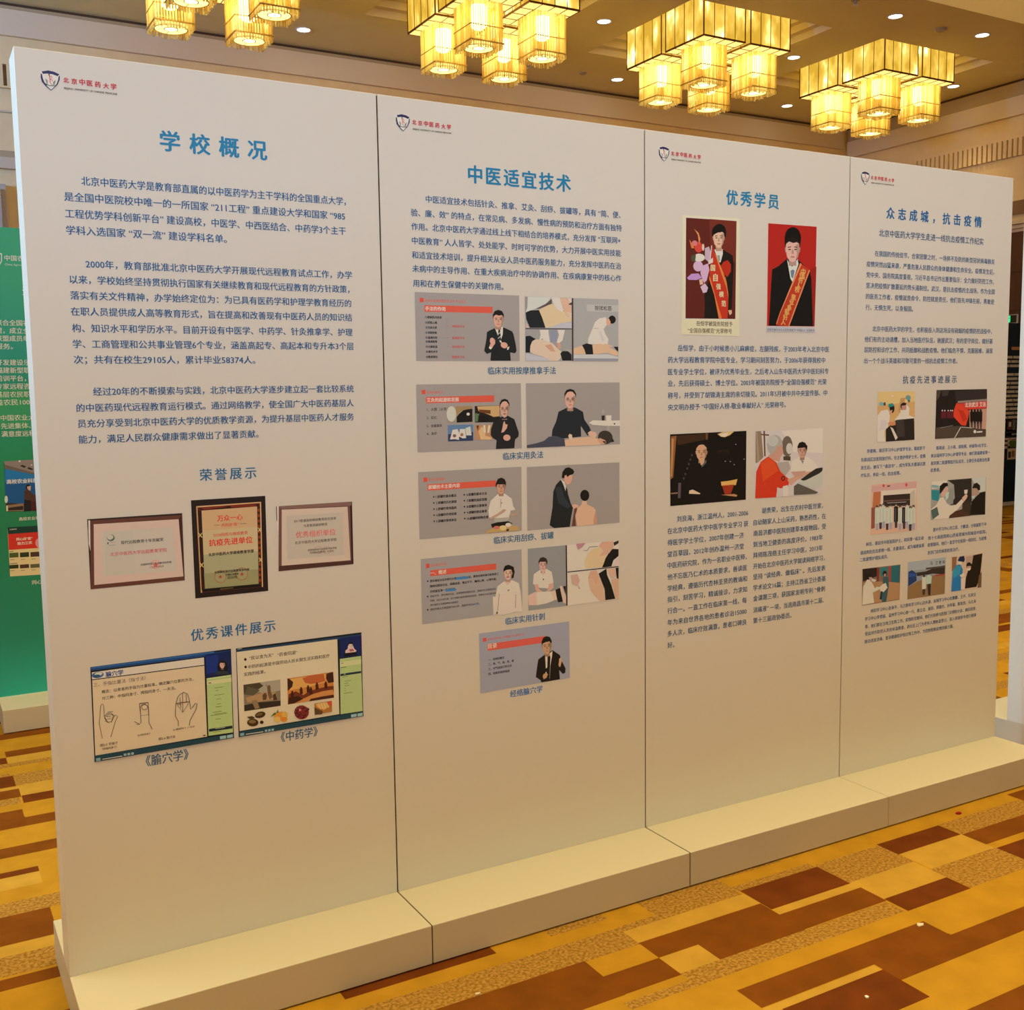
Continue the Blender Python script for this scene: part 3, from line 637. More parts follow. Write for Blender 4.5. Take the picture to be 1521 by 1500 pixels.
p 44,41,44 3977,7585 4048,7585 4047,7556 3976,7556
p 20,43,112 4138,9959 4887,9984 4878,9287 4145,9291
p 24,59,164 4156,9913 4518,9922 4510,9398 4155,9391
p 25,25,30 4785,9491 4766,9398 4719,9328 4655,9295 4585,9305 4524,9356 4484,9438 4473,9535 4492,9627 4539,9697 4603,9730 4673,9721 4734,9670 4774,9588
p 196,165,170 4584,9539 4658,9528 4659,9453 4577,9465
p 30,28,32 4541,9644 4569,9710 4629,9721 4687,9693 4710,9620 4709,9491 4678,9466 4560,9482 4531,9516
p 196,165,170 4542,9619 4554,9622 4555,9578 4547,9579
p 196,165,170 4707,9596 4695,9603 4691,9558 4698,9557
p 243,205,211 4556,9652 4576,9694 4628,9696 4679,9679 4696,9632 4693,9573 4680,9525 4651,9494 4619,9489 4589,9503 4562,9542 4553,9593
p 196,165,170 4659,9628 4696,9632 4693,9573 4680,9525 4651,9494 4668,9552
p 30,28,32 4545,9619 4544,9668 4573,9714 4629,9724 4684,9699 4709,9645 4704,9596 4694,9633 4671,9648 4633,9646 4590,9665 4561,9651
p 88,69,69 4574,9621 4609,9622 4608,9614 4574,9614
p 88,69,69 4641,9617 4675,9607 4674,9600 4641,9609
p 51,41,44 4580,9604 4605,9600 4603,9592 4581,9595
p 51,41,44 4642,9595 4668,9591 4666,9583 4644,9586
p 196,165,170 4618,9594 4631,9592 4635,9555 4611,9559
p 206,142,145 4598,9541 4645,9534 4637,9523 4605,9528
p 51,62,81 4379,9330 4468,9419 4625,9426 4752,9378 4840,9286
p 198,234,170 4150,9261 4868,9265 4853,7516 4131,7538
p 233,243,197 4151,9173 4870,9176 4871,9058 4152,9066
p 216,243,191 4150,9261 4868,9265 4869,9223 4151,9217
p 51,51,47 4200,9098 4280,9098 4278,9118 4198,9118
p 136,161,99 4363,8930 4619,8929 4618,8943 4361,8945
p 136,161,99 4388,8853 4473,8853 4472,8867 4386,8868
p 136,161,99 4353,8712 4639,8709 4637,8724 4352,8727
p 136,161,99 4405,8587 4547,8585 4546,8600 4403,8602
p 136,161,99 4413,8439 4541,8437 4540,8452 4411,8454
p 136,161,99 4366,8358 4552,8355 4550,8370 4365,8373
p 136,161,99 4275,8212 4546,8207 4544,8222 4273,8226
p 136,161,99 4329,8153 4672,8146 4671,8161 4328,8168
p 136,161,99 4214,8125 4700,8115 4698,8130 4213,8139
p 136,161,99 4351,7993 4508,7990 4506,8005 4349,8008
p 21,49,75 4151,7740 4841,7726 4843,7643 4153,7658
p 233,243,228 4338,7711 4624,7704 4623,7716 4337,7723
p 146,171,118 4277,7616 4505,7609 4504,7621 4276,7628
p 33,80,106 999,7509 4874,7483 4878,7348 970,7333
p 168,217,243 4456,7467 4642,7464 4638,7369 4466,7370
p 168,217,243 4671,7465 4845,7464 4841,7370 4667,7370
p 143,191,216 1008,7438 1129,7435 1125,7346 1011,7344
p 243,243,243 1174,7369 1708,7364 1706,7384 1172,7389
p 162,205,228 1749,7434 1823,7432 1820,7364 1746,7366
p 162,205,228 1849,7433 1923,7431 1920,7363 1846,7365
p 162,205,228 1950,7432 2024,7430 2021,7362 1946,7364
"""),
 (0, 'slide_print', """
p 25,36,50 5048,10025 8999,10023 8978,7334 5020,7340
p 38,80,124 5066,9972 8987,9965 8985,9885 5068,9904
p 215,243,243 5089,9990 5228,9994 5226,10008 5088,10004
p 243,239,222 5063,9916 8197,9908 8188,7523 5055,7516
p 35,30,32 5313,9714 5358,9657 5314,9606 5269,9663
p 35,30,32 5312,9483 5357,9426 5313,9381 5268,9432
t 53,43,41 5432 6171 9678 1 “民以食为天”
t 53,43,41 6291 6908 9662 1 “药食同源”
t 53,43,41 5384 7929 9418 1 中药的起源是中国劳动人民长期生活实践和医疗
t 53,43,41 5256 5902 9207 1 实践的结果。
p 150,140,124 5224,8902 6348,8898 6329,8088 5219,8095
p 187,187,179 5743,8896 6348,8898 6341,8562 5842,8524 5620,8643
p 83,77,63 5224,8902 5714,8891 5824,8784 5621,8672 5503,8547 5226,8619
p 106,101,87 5239,8602 5503,8533 5705,8659 5623,8728 5346,8827
p 196,166,130 5277,8497 5730,8570 6186,8557 6234,8319 5748,8309 5327,8347
p 58,51,47 5226,8278 5606,8303 5946,8278 6335,8246 6329,8088 5219,8095
p 162,140,112 5441,8386 5610,8388 5684,8119 5542,8113
p 106,82,69 5784,8504 5872,8571 5925,8468 5892,8344 5792,8345
p 125,103,87 5934,8710 5980,8789 6036,8752 6043,8579 6094,8399 6005,8326 5954,8478
p 88,67,56 6096,8456 6184,8500 6233,8291 6118,8280
p 106,96,81 5890,8813 5957,8702 5969,8709 5902,8819
p 223,150,81 6568,8897 8027,8896 8030,8074 6550,8090
p 243,195,118 6602,8869 7784,8872 7775,8609 7236,8543 6618,8520
p 210,115,72 7039,8834 7277,8887 7724,8866 7762,8640 7536,8615 7298,8621 7122,8676
p 69,41,35 6568,8897 6631,8879 6744,8762 6709,8622 6589,8524 6565,8499
p 69,41,35 7814,8868 8027,8896 8040,8570 7864,8566 7794,8724
p 127,62,44 6585,8409 6820,8460 7050,8309 7230,8398 7410,8429 7770,8462 8027,8453 8030,8275 7342,8205 6577,8208
p 229,163,99 6986,8173 7345,8292 7646,8334 8008,8338 8026,8158 7338,8088 6924,8095
p 69,38,32 6581,8294 6873,8307 7046,8192 6748,8094 6556,8101
p 81,43,35 7281,8156 7640,8173 8018,8174 8030,8074 7219,8083
p 60,33,29 7014,8533 7010,8518 7002,8507 6990,8502 6977,8504 6965,8513 6957,8526 6955,8541 6959,8556 6967,8567 6979,8572 6992,8570 7004,8561 7011,8548
p 76,36,29 6937,8515 7025,8516 7037,8354 6942,8340
p 60,33,29 7236,8557 7233,8543 7224,8532 7212,8527 7199,8529 7187,8537 7180,8551 7177,8566 7181,8581 7189,8592 7201,8597 7214,8595 7226,8586 7234,8573
p 76,36,29 7158,8540 7247,8541 7259,8379 7164,8364
p 60,33,29 7520,8603 7517,8588 7508,8577 7496,8572 7483,8574 7471,8582 7463,8596 7461,8611 7464,8626 7473,8637 7485,8642 7498,8640 7510,8632 7518,8618
p 76,36,29 7442,8585 7532,8586 7544,8423 7448,8408
p 60,33,29 7805,8590 7801,8575 7793,8564 7780,8559 7767,8561 7755,8569 7747,8583 7745,8599 7749,8613 7757,8624 7769,8629 7783,8627 7795,8619 7802,8605
p 76,36,29 7726,8572 7816,8573 7829,8409 7732,8395
p 60,33,29 6732,8459 6729,8445 6720,8434 6709,8429 6696,8431 6684,8439 6677,8453 6674,8468 6678,8483 6686,8493 6698,8498 6711,8496 6722,8488 6730,8475
p 76,36,29 6656,8442 6743,8443 6755,8281 6661,8267
p 60,33,29 7323,8486 7319,8471 7310,8460 7298,8455 7285,8457 7274,8466 7266,8479 7263,8495 7267,8509 7276,8520 7288,8525 7301,8523 7312,8515 7320,8501
p 76,36,29 7245,8468 7334,8470 7346,8307 7250,8292
p 69,51,35 5850,7929 5843,7885 5806,7846 5746,7821 5675,7813 5607,7825 5555,7855 5531,7895 5537,7939 5574,7978 5634,8003 5705,8011 5773,7999 5825,7970
p 125,101,66 5772,7940 5762,7915 5726,7894 5672,7882 5616,7882 5572,7895 5552,7916 5562,7941 5599,7962 5652,7974 5709,7974 5752,7961
p 81,56,30 5630,7684 5610,7635 5560,7601 5490,7590 5412,7603 5344,7638 5298,7688 5283,7742 5302,7791 5351,7824 5422,7836 5499,7823 5568,7788 5615,7739
p 143,122,87 5555,7725 5543,7702 5511,7688 5466,7684 5416,7693 5371,7711 5341,7736 5331,7763 5343,7785 5375,7800 5420,7803 5470,7795 5515,7777 5545,7752
p 90,72,38 5281,7914 5450,7914 5531,7844 5417,7805 5335,7862
p 53,41,29 5785,7667 5779,7645 5762,7630 5739,7624 5714,7628 5692,7642 5677,7662 5672,7685 5679,7707 5695,7722 5718,7728 5743,7724 5766,7710 5781,7690
p 243,171,75 6531,7736 6507,7680 6445,7642 6357,7629 6261,7645 6176,7686 6118,7744 6100,7807 6123,7864 6184,7902 6272,7914 6367,7899 6453,7858 6511,7800
p 243,205,112 6538,7779 6527,7738 6500,7708 6463,7695 6421,7702 6385,7727 6361,7765 6353,7809 6364,7850 6391,7880 6429,7893 6470,7886 6506,7861 6530,7823
p 243,213,130 6319,7670 6307,7632 6275,7605 6231,7594 6182,7602 6140,7627 6111,7664 6101,7706 6114,7744 6145,7771 6189,7782 6238,7774 6281,7749 6310,7712
p 243,161,63 6527,7635 6514,7605 6481,7584 6434,7577 6383,7586 6337,7608 6306,7639 6296,7674 6309,7704 6342,7725 6388,7732 6440,7723 6485,7701 6517,7670
p 88,122,56 5999,7795 6103,7893 6190,7908 6158,7841
p 106,142,69 6195,7893 6236,8002 6252,7883
p 143,51,50 7207,7742 7180,7650 7112,7584 7016,7557 6912,7574 6819,7632 6758,7719 6738,7819 6765,7910 6832,7977 6927,8004 7032,7988 7124,7930 7187,7842
p 233,150,170 6963,7855 6957,7840 6944,7829 6925,7824 6904,7828 6885,7838 6873,7853 6869,7870 6874,7886 6888,7897 6907,7901 6927,7898 6946,7888 6959,7872
p 92,30,44 6893,7852 6870,7839 6836,7845 6806,7868 6790,7899 6794,7926 6817,7939 6850,7933 6881,7910 6897,7879
p 196,116,121 6850,7903 6843,7895 6829,7894 6814,7900 6809,7909 6815,7916 6830,7918 6844,7912
p 92,30,44 7056,7884 7033,7871 6999,7877 6969,7900 6952,7931 6957,7958 6980,7971 7013,7965 7044,7942 7060,7911
p 196,116,121 7013,7935 7006,7928 6992,7927 6977,7932 6972,7941 6978,7949 6993,7950 7007,7944
p 92,30,44 7156,7780 7133,7767 7099,7773 7068,7796 7052,7828 7056,7855 7079,7868 7113,7862 7144,7838 7160,7807
p 196,116,121 7112,7831 7106,7824 7091,7823 7077,7828 7071,7838 7077,7845 7092,7846 7107,7840
p 92,30,44 6961,7709 6938,7696 6905,7703 6874,7726 6858,7757 6862,7784 6885,7797 6918,7791 6949,7768 6965,7737
p 196,116,121 6918,7760 6912,7753 6897,7752 6883,7758 6877,7767 6883,7774 6898,7775 6912,7769
p 92,30,44 7107,7656 7084,7643 7050,7650 7019,7673 7003,7704 7007,7731 7031,7744 7064,7738 7095,7715 7111,7683
p 196,116,121 7064,7707 7057,7700 7043,7699 7028,7705 7022,7714 7029,7721 7043,7722 7058,7716
p 92,30,44 7216,7814 7193,7801 7160,7807 7129,7831 7112,7862 7116,7889 7140,7902 7173,7896 7204,7873 7221,7842
p 196,116,121 7173,7865 7166,7858 7152,7857 7137,7863 7132,7872 7138,7879 7153,7880 7167,7874
p 92,30,44 6901,7661 6877,7648 6844,7654 6813,7677 6797,7708 6801,7736 6825,7748 6858,7742 6888,7719 6905,7688
p 196,116,121 6857,7712 6851,7705 6836,7704 6822,7709 6816,7718 6823,7726 6837,7727 6852,7721
p 92,30,44 7046,7593 7022,7580 6989,7586 6958,7610 6942,7641 6946,7668 6969,7681 7003,7675 7033,7651 7050,7620
p 196,116,121 7002,7644 6996,7637 6981,7636 6967,7642 6961,7651 6967,7658 6982,7659 6996,7653
p 92,30,44 6846,7772 6823,7759 6789,7765 6759,7788 6743,7819 6747,7846 6770,7859 6803,7853 6834,7830 6850,7799
p 196,116,121 6803,7823 6796,7816 6782,7815 6767,7820 6762,7829 6768,7837 6783,7838 6797,7832
p 196,135,72 7389,7992 7951,7992 7948,7642 7388,7634
p 106,80,56 7384,7875 7654,7699 7621,7616 7388,7634
p 243,197,121 7424,7972 7754,7978 7870,7827 7685,7738 7479,7860
p 224,98,81 7784,7988 7951,7986 7954,7814 7841,7861
p 243,234,179 7501,7969 7569,7782 7594,7788 7526,7975
p 243,234,179 7585,7971 7653,7783 7679,7789 7610,7977
p 243,234,179 7669,7972 7738,7784 7763,7790 7694,7978
p 243,234,179 7753,7973 7822,7785 7848,7791 7779,7980
p 20,43,121 8274,9928 8980,9927 8967,9298 8268,9304
p 243,223,228 8540,9667 8693,9661 8736,9537 8811,9462 8746,9387 8440,9423 8443,9511 8521,9566
p 209,192,197 8590,9588 8657,9580 8658,9508 8584,9518
p 209,192,197 8550,9665 8562,9668 8562,9625 8556,9626
p 209,192,197 8701,9645 8690,9651 8686,9609 8693,9608
p 243,239,243 8563,9696 8581,9736 8628,9740 8675,9724 8691,9679 8689,9623 8677,9577 8650,9547 8622,9542 8594,9555 8569,9591 8561,9640
p 209,192,197 8657,9674 8691,9679 8689,9623 8677,9577 8650,9547 8666,9602
p 30,28,32 8553,9664 8552,9712 8578,9756 8629,9766 8679,9742 8703,9692 8698,9645 8689,9680 8667,9694 8633,9692 8593,9709 8567,9695
p 88,69,69 8580,9667 8611,9668 8611,9660 8580,9660
p 88,69,69 8641,9664 8672,9655 8671,9648 8640,9657
p 51,41,44 8585,9651 8608,9648 8606,9639 8586,9642
p 51,41,44 8642,9643 8666,9640 8664,9632 8644,9634
p 209,192,197 8620,9641 8632,9640 8636,9605 8614,9608
p 206,142,145 8602,9591 8645,9585 8638,9575 8608,9578
p 196,109,145 8566,9530 8690,9543 8734,9472 8595,9461
p 18,20,32 8395,9435 8779,9428 8837,9331 8406,9330
p 198,231,173 8252,9277 8954,9276 8952,7504 8219,7518
p 229,243,197 8255,9173 8957,9175 8955,9026 8256,9026
p 28,59,87 8255,8798 8945,8794 8943,8729 8255,8730
p 243,243,243 8365,8763 8426,8763 8424,8778 8363,8778
p 51,59,50 8294,9121 8364,9120 8362,9138 8292,9139
p 72,82,56 8274,8986 8464,8986 8462,9001 8272,9001
p 127,150,93 8325,8683 8509,8681 8508,8696 8324,8698
p 127,150,93 8397,8539 8597,8536 8595,8551 8395,8554
p 127,150,93 8364,8470 8502,8468 8501,8483 8363,8485
p 127,150,93 8377,8393 8546,8391 8544,8406 8375,8408
p 127,150,93 8374,8311 8411,8310 8410,8325 8373,8326
p 127,150,93 8372,8240 8409,8239 8407,8254 8370,8255
p 127,150,93 8354,8159 8631,8154 8629,8169 8352,8174
p 33,80,106 5027,7501 8973,7494 8978,7334 5020,7340
p 172,219,243 8561,7453 8747,7453 8744,7357 8564,7357
p 172,219,243 8778,7448 8950,7450 8947,7354 8775,7352
p 143,191,216 5061,7452 5179,7455 5181,7369 5063,7366
p 243,243,243 5233,7384 5764,7372 5762,7393 5231,7404
p 162,205,228 5810,7432 5884,7431 5882,7362 5808,7363
p 162,205,228 5913,7431 5987,7430 5985,7361 5910,7362
p 162,205,228 6013,7430 6088,7429 6085,7360 6011,7361
"""),
 (1, 'slide_print', """
p 180,178,184 1100,20593 4870,20600 4859,18464 1104,18458
p 243,95,80 1266,20419 1406,20421 1405,20286 1265,20284
t 243,114,105 1451 2908 20341 1 临床实用按摩推拿手法学·手法总论
p 243,107,88 1416,20197 3868,20207 3864,20006 1421,19992
t 243,243,243 1445 2155 20092 2 手法的作用
t 43,38,40 1438 2022 19823 2 ①缓解肌肉痉挛
t 43,38,40 1438 1854 19657 2 ②舒筋止痛
t 43,38,40 1438 1850 19503 2 ③活血化瘀
t 43,38,40 1438 1846 19344 2 ④消散肿胀
t 43,38,40 1438 1848 19188 2 ⑤温通经络
t 43,38,40 1438 1845 19063 2 ⑥疏通筋脊
t 43,38,40 1438 1849 18903 2 ⑦分解粘连
t 43,38,40 1438 1850 18745 2 ⑧滑利关节
t 43,38,40 1438 1849 18584 2 ⑨整复错位
t 239,95,91 2378 2828 19555 1 松解类手法
p 160,135,140 2196,19552 2289,19554 2290,19561 2196,19559
t 239,95,91 2370 2821 19190 1 温通类手法
p 160,135,140 2188,19189 2281,19190 2281,19197 2188,19196
t 239,95,91 2363 2815 18910 1 运动类手法
p 160,135,140 2181,18911 2275,18912 2275,18919 2181,18918
t 239,95,91 2356 2808 18582 1 整复类手法
p 160,135,140 2174,18585 2267,18585 2268,18592 2174,18592
p 160,154,161 2198,19821 2187,19347 2195,19347 2206,19821
p 160,154,161 2001,19180 2187,19182 2188,19189 2001,19187
p 33,39,45 3752,18469 3779,18737 3622,18688 3526,18785 3617,19173 3641,19392 3748,19447 3945,19530 4241,19559 4579,19430 4635,19332 4715,18989 4740,18792 4682,18713 4496,18741 4515,18470
p 243,243,243 3939,19518 4241,19571 4228,19327 4134,19094 4025,19324
p 41,50,64 4070,19483 4126,19484 4143,19326 4162,19094 4081,19008 4037,19178 4054,19349
p 222,236,243 4056,19315 4147,19377 4130,19396 4039,19334
p 222,236,243 4054,19181 4162,19255 4145,19274 4037,19200
p 196,156,142 3975,19655 4161,19658 4167,19479 3963,19476
p 196,156,142 3864,19831 3895,19843 3899,19737 3880,19736
p 196,156,142 4279,19839 4248,19851 4240,19743 4259,19744
p 243,194,177 3897,19915 3945,20023 4075,20049 4204,20029 4249,19922 4246,19779 4216,19659 4144,19574 4066,19549 3988,19572 3920,19654 3894,19772
p 196,156,142 4155,19896 4249,19922 4246,19779 4216,19659 4144,19574 4184,19718
p 30,26,26 3871,19831 3866,19950 3936,20070 4076,20116 4214,20077 4281,19959 4272,19839 4243,19922 4184,19950 4091,19931 3981,19959 3910,19915
p 87,65,59 3945,19849 4031,19863 4030,19844 3945,19830
p 87,65,59 4112,19865 4198,19854 4197,19835 4112,19846
p 50,38,37 3959,19809 4024,19810 4018,19789 3963,19788
p 50,38,37 4117,19812 4182,19814 4178,19792 4122,19791
p 196,156,142 4055,19799 4089,19800 4102,19714 4041,19713
p 204,135,126 4009,19665 4127,19667 4108,19638 4027,19637
p 243,194,180 3934,19114 3939,19050 3917,18997 3874,18969 3822,18974 3774,19010 3744,19068 3739,19132 3761,19185 3803,19212 3855,19208 3903,19172
p 243,194,180 3739,19005 3907,19006 3806,18859 3723,18895
p 231,169,150 3896,19177 3951,19128 3880,19067
p 243,243,243 3710,18932 3821,18884 3764,18830 3703,18871
p 243,194,180 4400,18934 4363,18893 4301,18873 4232,18880 4174,18912 4143,18961 4146,19012 4183,19053 4244,19072 4313,19065 4371,19033 4403,18985
p 243,194,180 4133,19082 4246,19058 4301,18936 4202,18948
p 243,243,243 4101,19142 4176,19106 4161,19045 4105,19081
p 243,243,243 4385,18900 4471,18938 4441,18839 4378,18814
"""),
 (1, 'photo_print', """
p 193,195,204 5083,20577 8849,20590 8844,18464 5078,18474
p 166,168,175 5088,20573 5197,20571 5185,20113 5102,20087
p 229,241,243 5197,20571 6106,20580 5936,20365 5464,20177 5108,20064 5178,20228
p 105,95,99 5881,20352 6133,20534 6131,20370 5657,20194 5492,20178
p 243,226,193 5629,20147 6019,20332 6215,20372 6606,20123 6918,20012 6916,19786 6546,19743 6122,19606 5884,19567
p 243,243,243 6106,20576 6456,20577 6593,20170 6536,20110 6339,20187 6188,20395
p 243,206,185 6470,20568 6725,20571 6907,20320 6923,19917 6775,19985 6606,20123 6593,20217
p 243,231,226 6753,20571 6924,20572 6928,20463 6837,20425
p 68,55,59 6794,20376 6928,20427 6927,20356 6822,20353
p 243,226,204 6606,20123 6925,20083 6922,19846 6661,19935
p 194,142,123 6632,20096 6830,20006 6835,20014 6637,20104
p 194,142,123 6659,20026 6815,19946 6821,19954 6665,20034
p 35,42,51 5107,20053 5299,20127 5623,20146 5750,19892 5870,19566 5264,19556 5131,19833
p 213,221,243 5884,19555 6122,19606 6602,19756 6916,19762 6914,19572
p 231,211,199 5116,19717 5236,19556 5113,19554
p 68,55,56 5094,19542 6919,19555 6919,19531 5094,19512
p 68,55,56 6930,20577 6987,20578 6974,18466 6917,18466
p 178,183,191 5099,19507 6919,19524 6908,18470 5083,18474
p 243,243,243 5648,19492 5981,19498 6058,18956 5890,18943 5755,19212 5615,19140 5673,19329
p 162,172,204 6037,19487 6345,19491 6312,19112 6060,19098
p 243,243,243 6345,19503 6642,19508 6539,19150 6368,19030 6312,19089 6400,19338
p 243,226,212 5252,18786 5283,18997 5423,19185 5782,19166 6143,19052 6366,18864 6478,18793 6476,18579 6361,18469 6024,18469 5774,18601 5361,18705
p 232,187,166 5835,18978 6087,19027 6252,18768 6056,18791 5917,18908
p 231,184,169 6312,19089 6453,19055 6479,18888 6366,18852
p 33,39,48 5096,19275 5260,19295 5492,19186 5339,19114 5268,18950 5252,18739 5087,18738
p 32,37,45 6449,18710 6535,18794 6763,18795 6899,18676 6902,18477 6531,18477
p 213,221,243 5087,18727 5525,18647 5969,18542 5996,18471 5083,18474
p 194,194,201 6593,18889 6912,18844 6911,18724 6734,18795
p 189,194,203 6995,20571 8849,20585 8838,18464 6974,18466
p 208,213,219 7532,20380 8839,20383 8838,20164 7530,20157
t 71,68,70 7860 8569 20270 1 按揉松筋
p 243,243,243 7573,19041 7589,19234 7752,19549 7871,19792 8048,19928 8314,19970 8373,19850 8357,19704 8223,19557 8311,19364 8429,19219 8398,19049 8249,19023 8072,19046
p 227,231,243 8016,19505 8104,19482 8250,19169 8161,19119
p 178,179,188 7810,19580 8016,19572 8017,19584 7811,19592
p 33,33,34 8737,19894 8722,19832 8678,19782 8616,19754 8546,19753 8484,19779 8442,19827 8427,19888 8442,19949 8486,19999 8548,20027 8617,20029 8679,20003 8722,19955
p 243,194,177 8344,19898 8448,19924 8522,19805 8491,19707 8372,19680 8328,19777
p 243,209,188 8234,19059 8398,19049 8607,18977 8606,18940 8308,18975
p 243,211,183 6987,18892 7340,18991 7777,19031 8072,19058 8338,18999 8816,18783 8830,18623 8605,18684 8366,18756 7775,18692 6985,18696
p 31,36,43 7325,19003 7515,19065 7748,19018 7789,18690 7482,18684 7426,18847
p 32,32,33 8636,18958 8835,18959 8834,18783 8741,18856
p 166,174,199 6985,18677 8830,18648 8829,18468 6983,18470
p 224,231,243 6985,18681 8366,18695 8830,18616 8830,18550 6984,18557
"""),
 (1, 'slide_print', """
p 180,178,184 1077,17721 4888,17727 4892,15565 1074,15580
p 243,95,80 1258,17545 1394,17546 1393,17413 1257,17410
t 243,114,105 1437 2001 17466 1 临床实用灸法
p 243,107,88 1396,17322 3871,17342 3867,17126 1402,17125
t 243,243,243 1430 2574 17223 2 艾灸的起源和发展
t 43,38,40 1423 2162 16923 1 1、火熨（火草）
t 43,38,40 1416 1768 16662 1 2、砭石
t 43,38,40 1410 1949 16403 1 3、金属器具
t 43,38,40 1404 1764 16154 1 4、灸疗
p 178,174,158 2150,16999 3062,17005 3057,16481 2144,16486
p 227,234,231 2466,16763 2447,16653 2397,16566 2326,16519 2249,16521 2181,16571 2135,16661 2121,16771 2141,16880 2190,16967 2260,17014 2337,17013 2405,16963 2452,16873
p 28,26,24 2480,16666 2564,16761 2730,16878 2840,16900 3060,16920 3051,16493 2476,16484
p 185,157,113 2461,17005 3048,17006 3046,16921 2785,16901 2565,16809 2467,16690
p 243,243,243 2958,16747 2951,16726 2934,16709 2910,16701 2883,16701 2859,16711 2842,16728 2837,16750 2843,16771 2860,16787 2885,16796 2912,16795 2936,16786 2952,16768
p 36,33,29 3145,17004 4096,17003 4058,16455 3139,16471
p 227,194,140 3227,16990 4068,16999 4062,16653 3835,16633 3668,16711 3280,16842
p 123,75,45 3281,16891 3727,16858 3725,16735 3334,16792
p 105,142,102 3154,16772 3306,16744 3245,16500 3148,16491
p 26,24,24 3277,16696 3667,16662 3678,16477 3245,16476
p 110,152,207 2156,16413 3072,16407 3066,15881 2152,15888
p 52,75,123 2157,16118 3067,16163 3066,15881 2152,15888
p 243,243,243 2221,15946 2322,16258 2499,16277 2551,16154 2546,15923 2383,15953
p 240,243,243 2550,16106 2594,16274 2772,16269 2807,15975 2683,15967 2548,16033
p 231,240,239 2786,16293 2966,16349 3009,16054 2808,16061
p 142,115,126 2451,16060 2444,16037 2425,16019 2399,16010 2370,16011 2344,16022 2326,16041 2321,16064 2328,16087 2346,16105 2372,16115 2401,16114 2427,16103 2445,16083
p 178,142,113 2713,16088 2707,16065 2690,16047 2665,16037 2638,16038 2615,16049 2598,16069 2593,16092 2599,16115 2616,16133 2641,16143 2667,16142 2691,16131 2708,16112
p 208,162,126 3132,16381 3831,16381 3793,15888 3136,15903
p 243,211,166 3267,16181 3381,16325 3505,16248 3515,16025 3710,15970 3765,15894 3345,15908
p 243,241,226 3438,16373 3521,16370 3531,16124 3461,16126
p 243,241,226 3633,16367 3718,16365 3657,16120 3587,16122
p 105,63,37 3187,16367 3284,16372 3239,16182
p 35,39,47 3901,15578 3934,15863 3794,15942 3712,16044 3729,16241 3832,16485 4061,16616 4375,16658 4617,16540 4673,16388 4783,16085 4767,15960 4635,15864 4602,15576
p 191,156,146 4163,16730 4334,16726 4339,16530 4151,16535
p 191,156,146 4060,16927 4090,16939 4093,16822 4076,16822
p 191,156,146 4443,16919 4414,16933 4407,16815 4424,16815
p 239,194,183 4091,17017 4136,17133 4255,17157 4375,17129 4416,17011 4413,16854 4385,16725 4318,16635 4246,16610 4175,16638 4111,16731 4088,16861
p 191,156,146 4329,16986 4416,17011 4413,16854 4385,16725 4318,16635 4355,16790
p 30,26,26 4073,16939 4066,17069 4137,17185 4257,17222 4376,17181 4442,17063 4431,16932 4407,17037 4332,17130 4255,17144 4169,17119 4103,17030
p 87,65,59 4136,16943 4214,16955 4214,16934 4135,16923
p 87,65,59 4290,16953 4368,16939 4368,16918 4289,16933
p 50,38,37 4149,16899 4208,16898 4203,16874 4152,16875
p 50,38,37 4294,16896 4354,16895 4350,16871 4298,16872
p 191,156,146 4237,16884 4268,16883 4280,16789 4223,16791
p 142,75,72 4193,16739 4303,16737 4285,16706 4210,16708
p 105,102,102 4123,16908 4228,16907 4234,16914 4123,16917
p 105,102,102 4228,16907 4221,16852 4227,16844 4234,16914
p 105,102,102 4221,16852 4134,16853 4128,16846 4227,16844
p 105,102,102 4134,16853 4128,16913 4118,16912 4128,16846
p 105,102,102 4380,16912 4269,16913 4275,16906 4379,16903
p 105,102,102 4269,16913 4273,16843 4279,16850 4275,16906
p 105,102,102 4273,16843 4373,16841 4367,16849 4279,16850
p 105,102,102 4373,16841 4385,16907 4374,16908 4367,16849
p 35,39,47 4075,16590 4161,16650 4231,16587 4375,16658 4403,16582 4231,16549
p 239,194,183 4109,16106 4154,16253 4200,16451 4244,16487 4271,16387 4356,16372 4325,16248 4209,16127
p 239,194,183 4458,15932 4443,15887 4404,15852 4349,15834 4288,15836 4233,15858 4196,15896 4183,15941 4197,15986 4236,16022 4291,16040 4352,16038 4407,16016 4445,15978
"""),
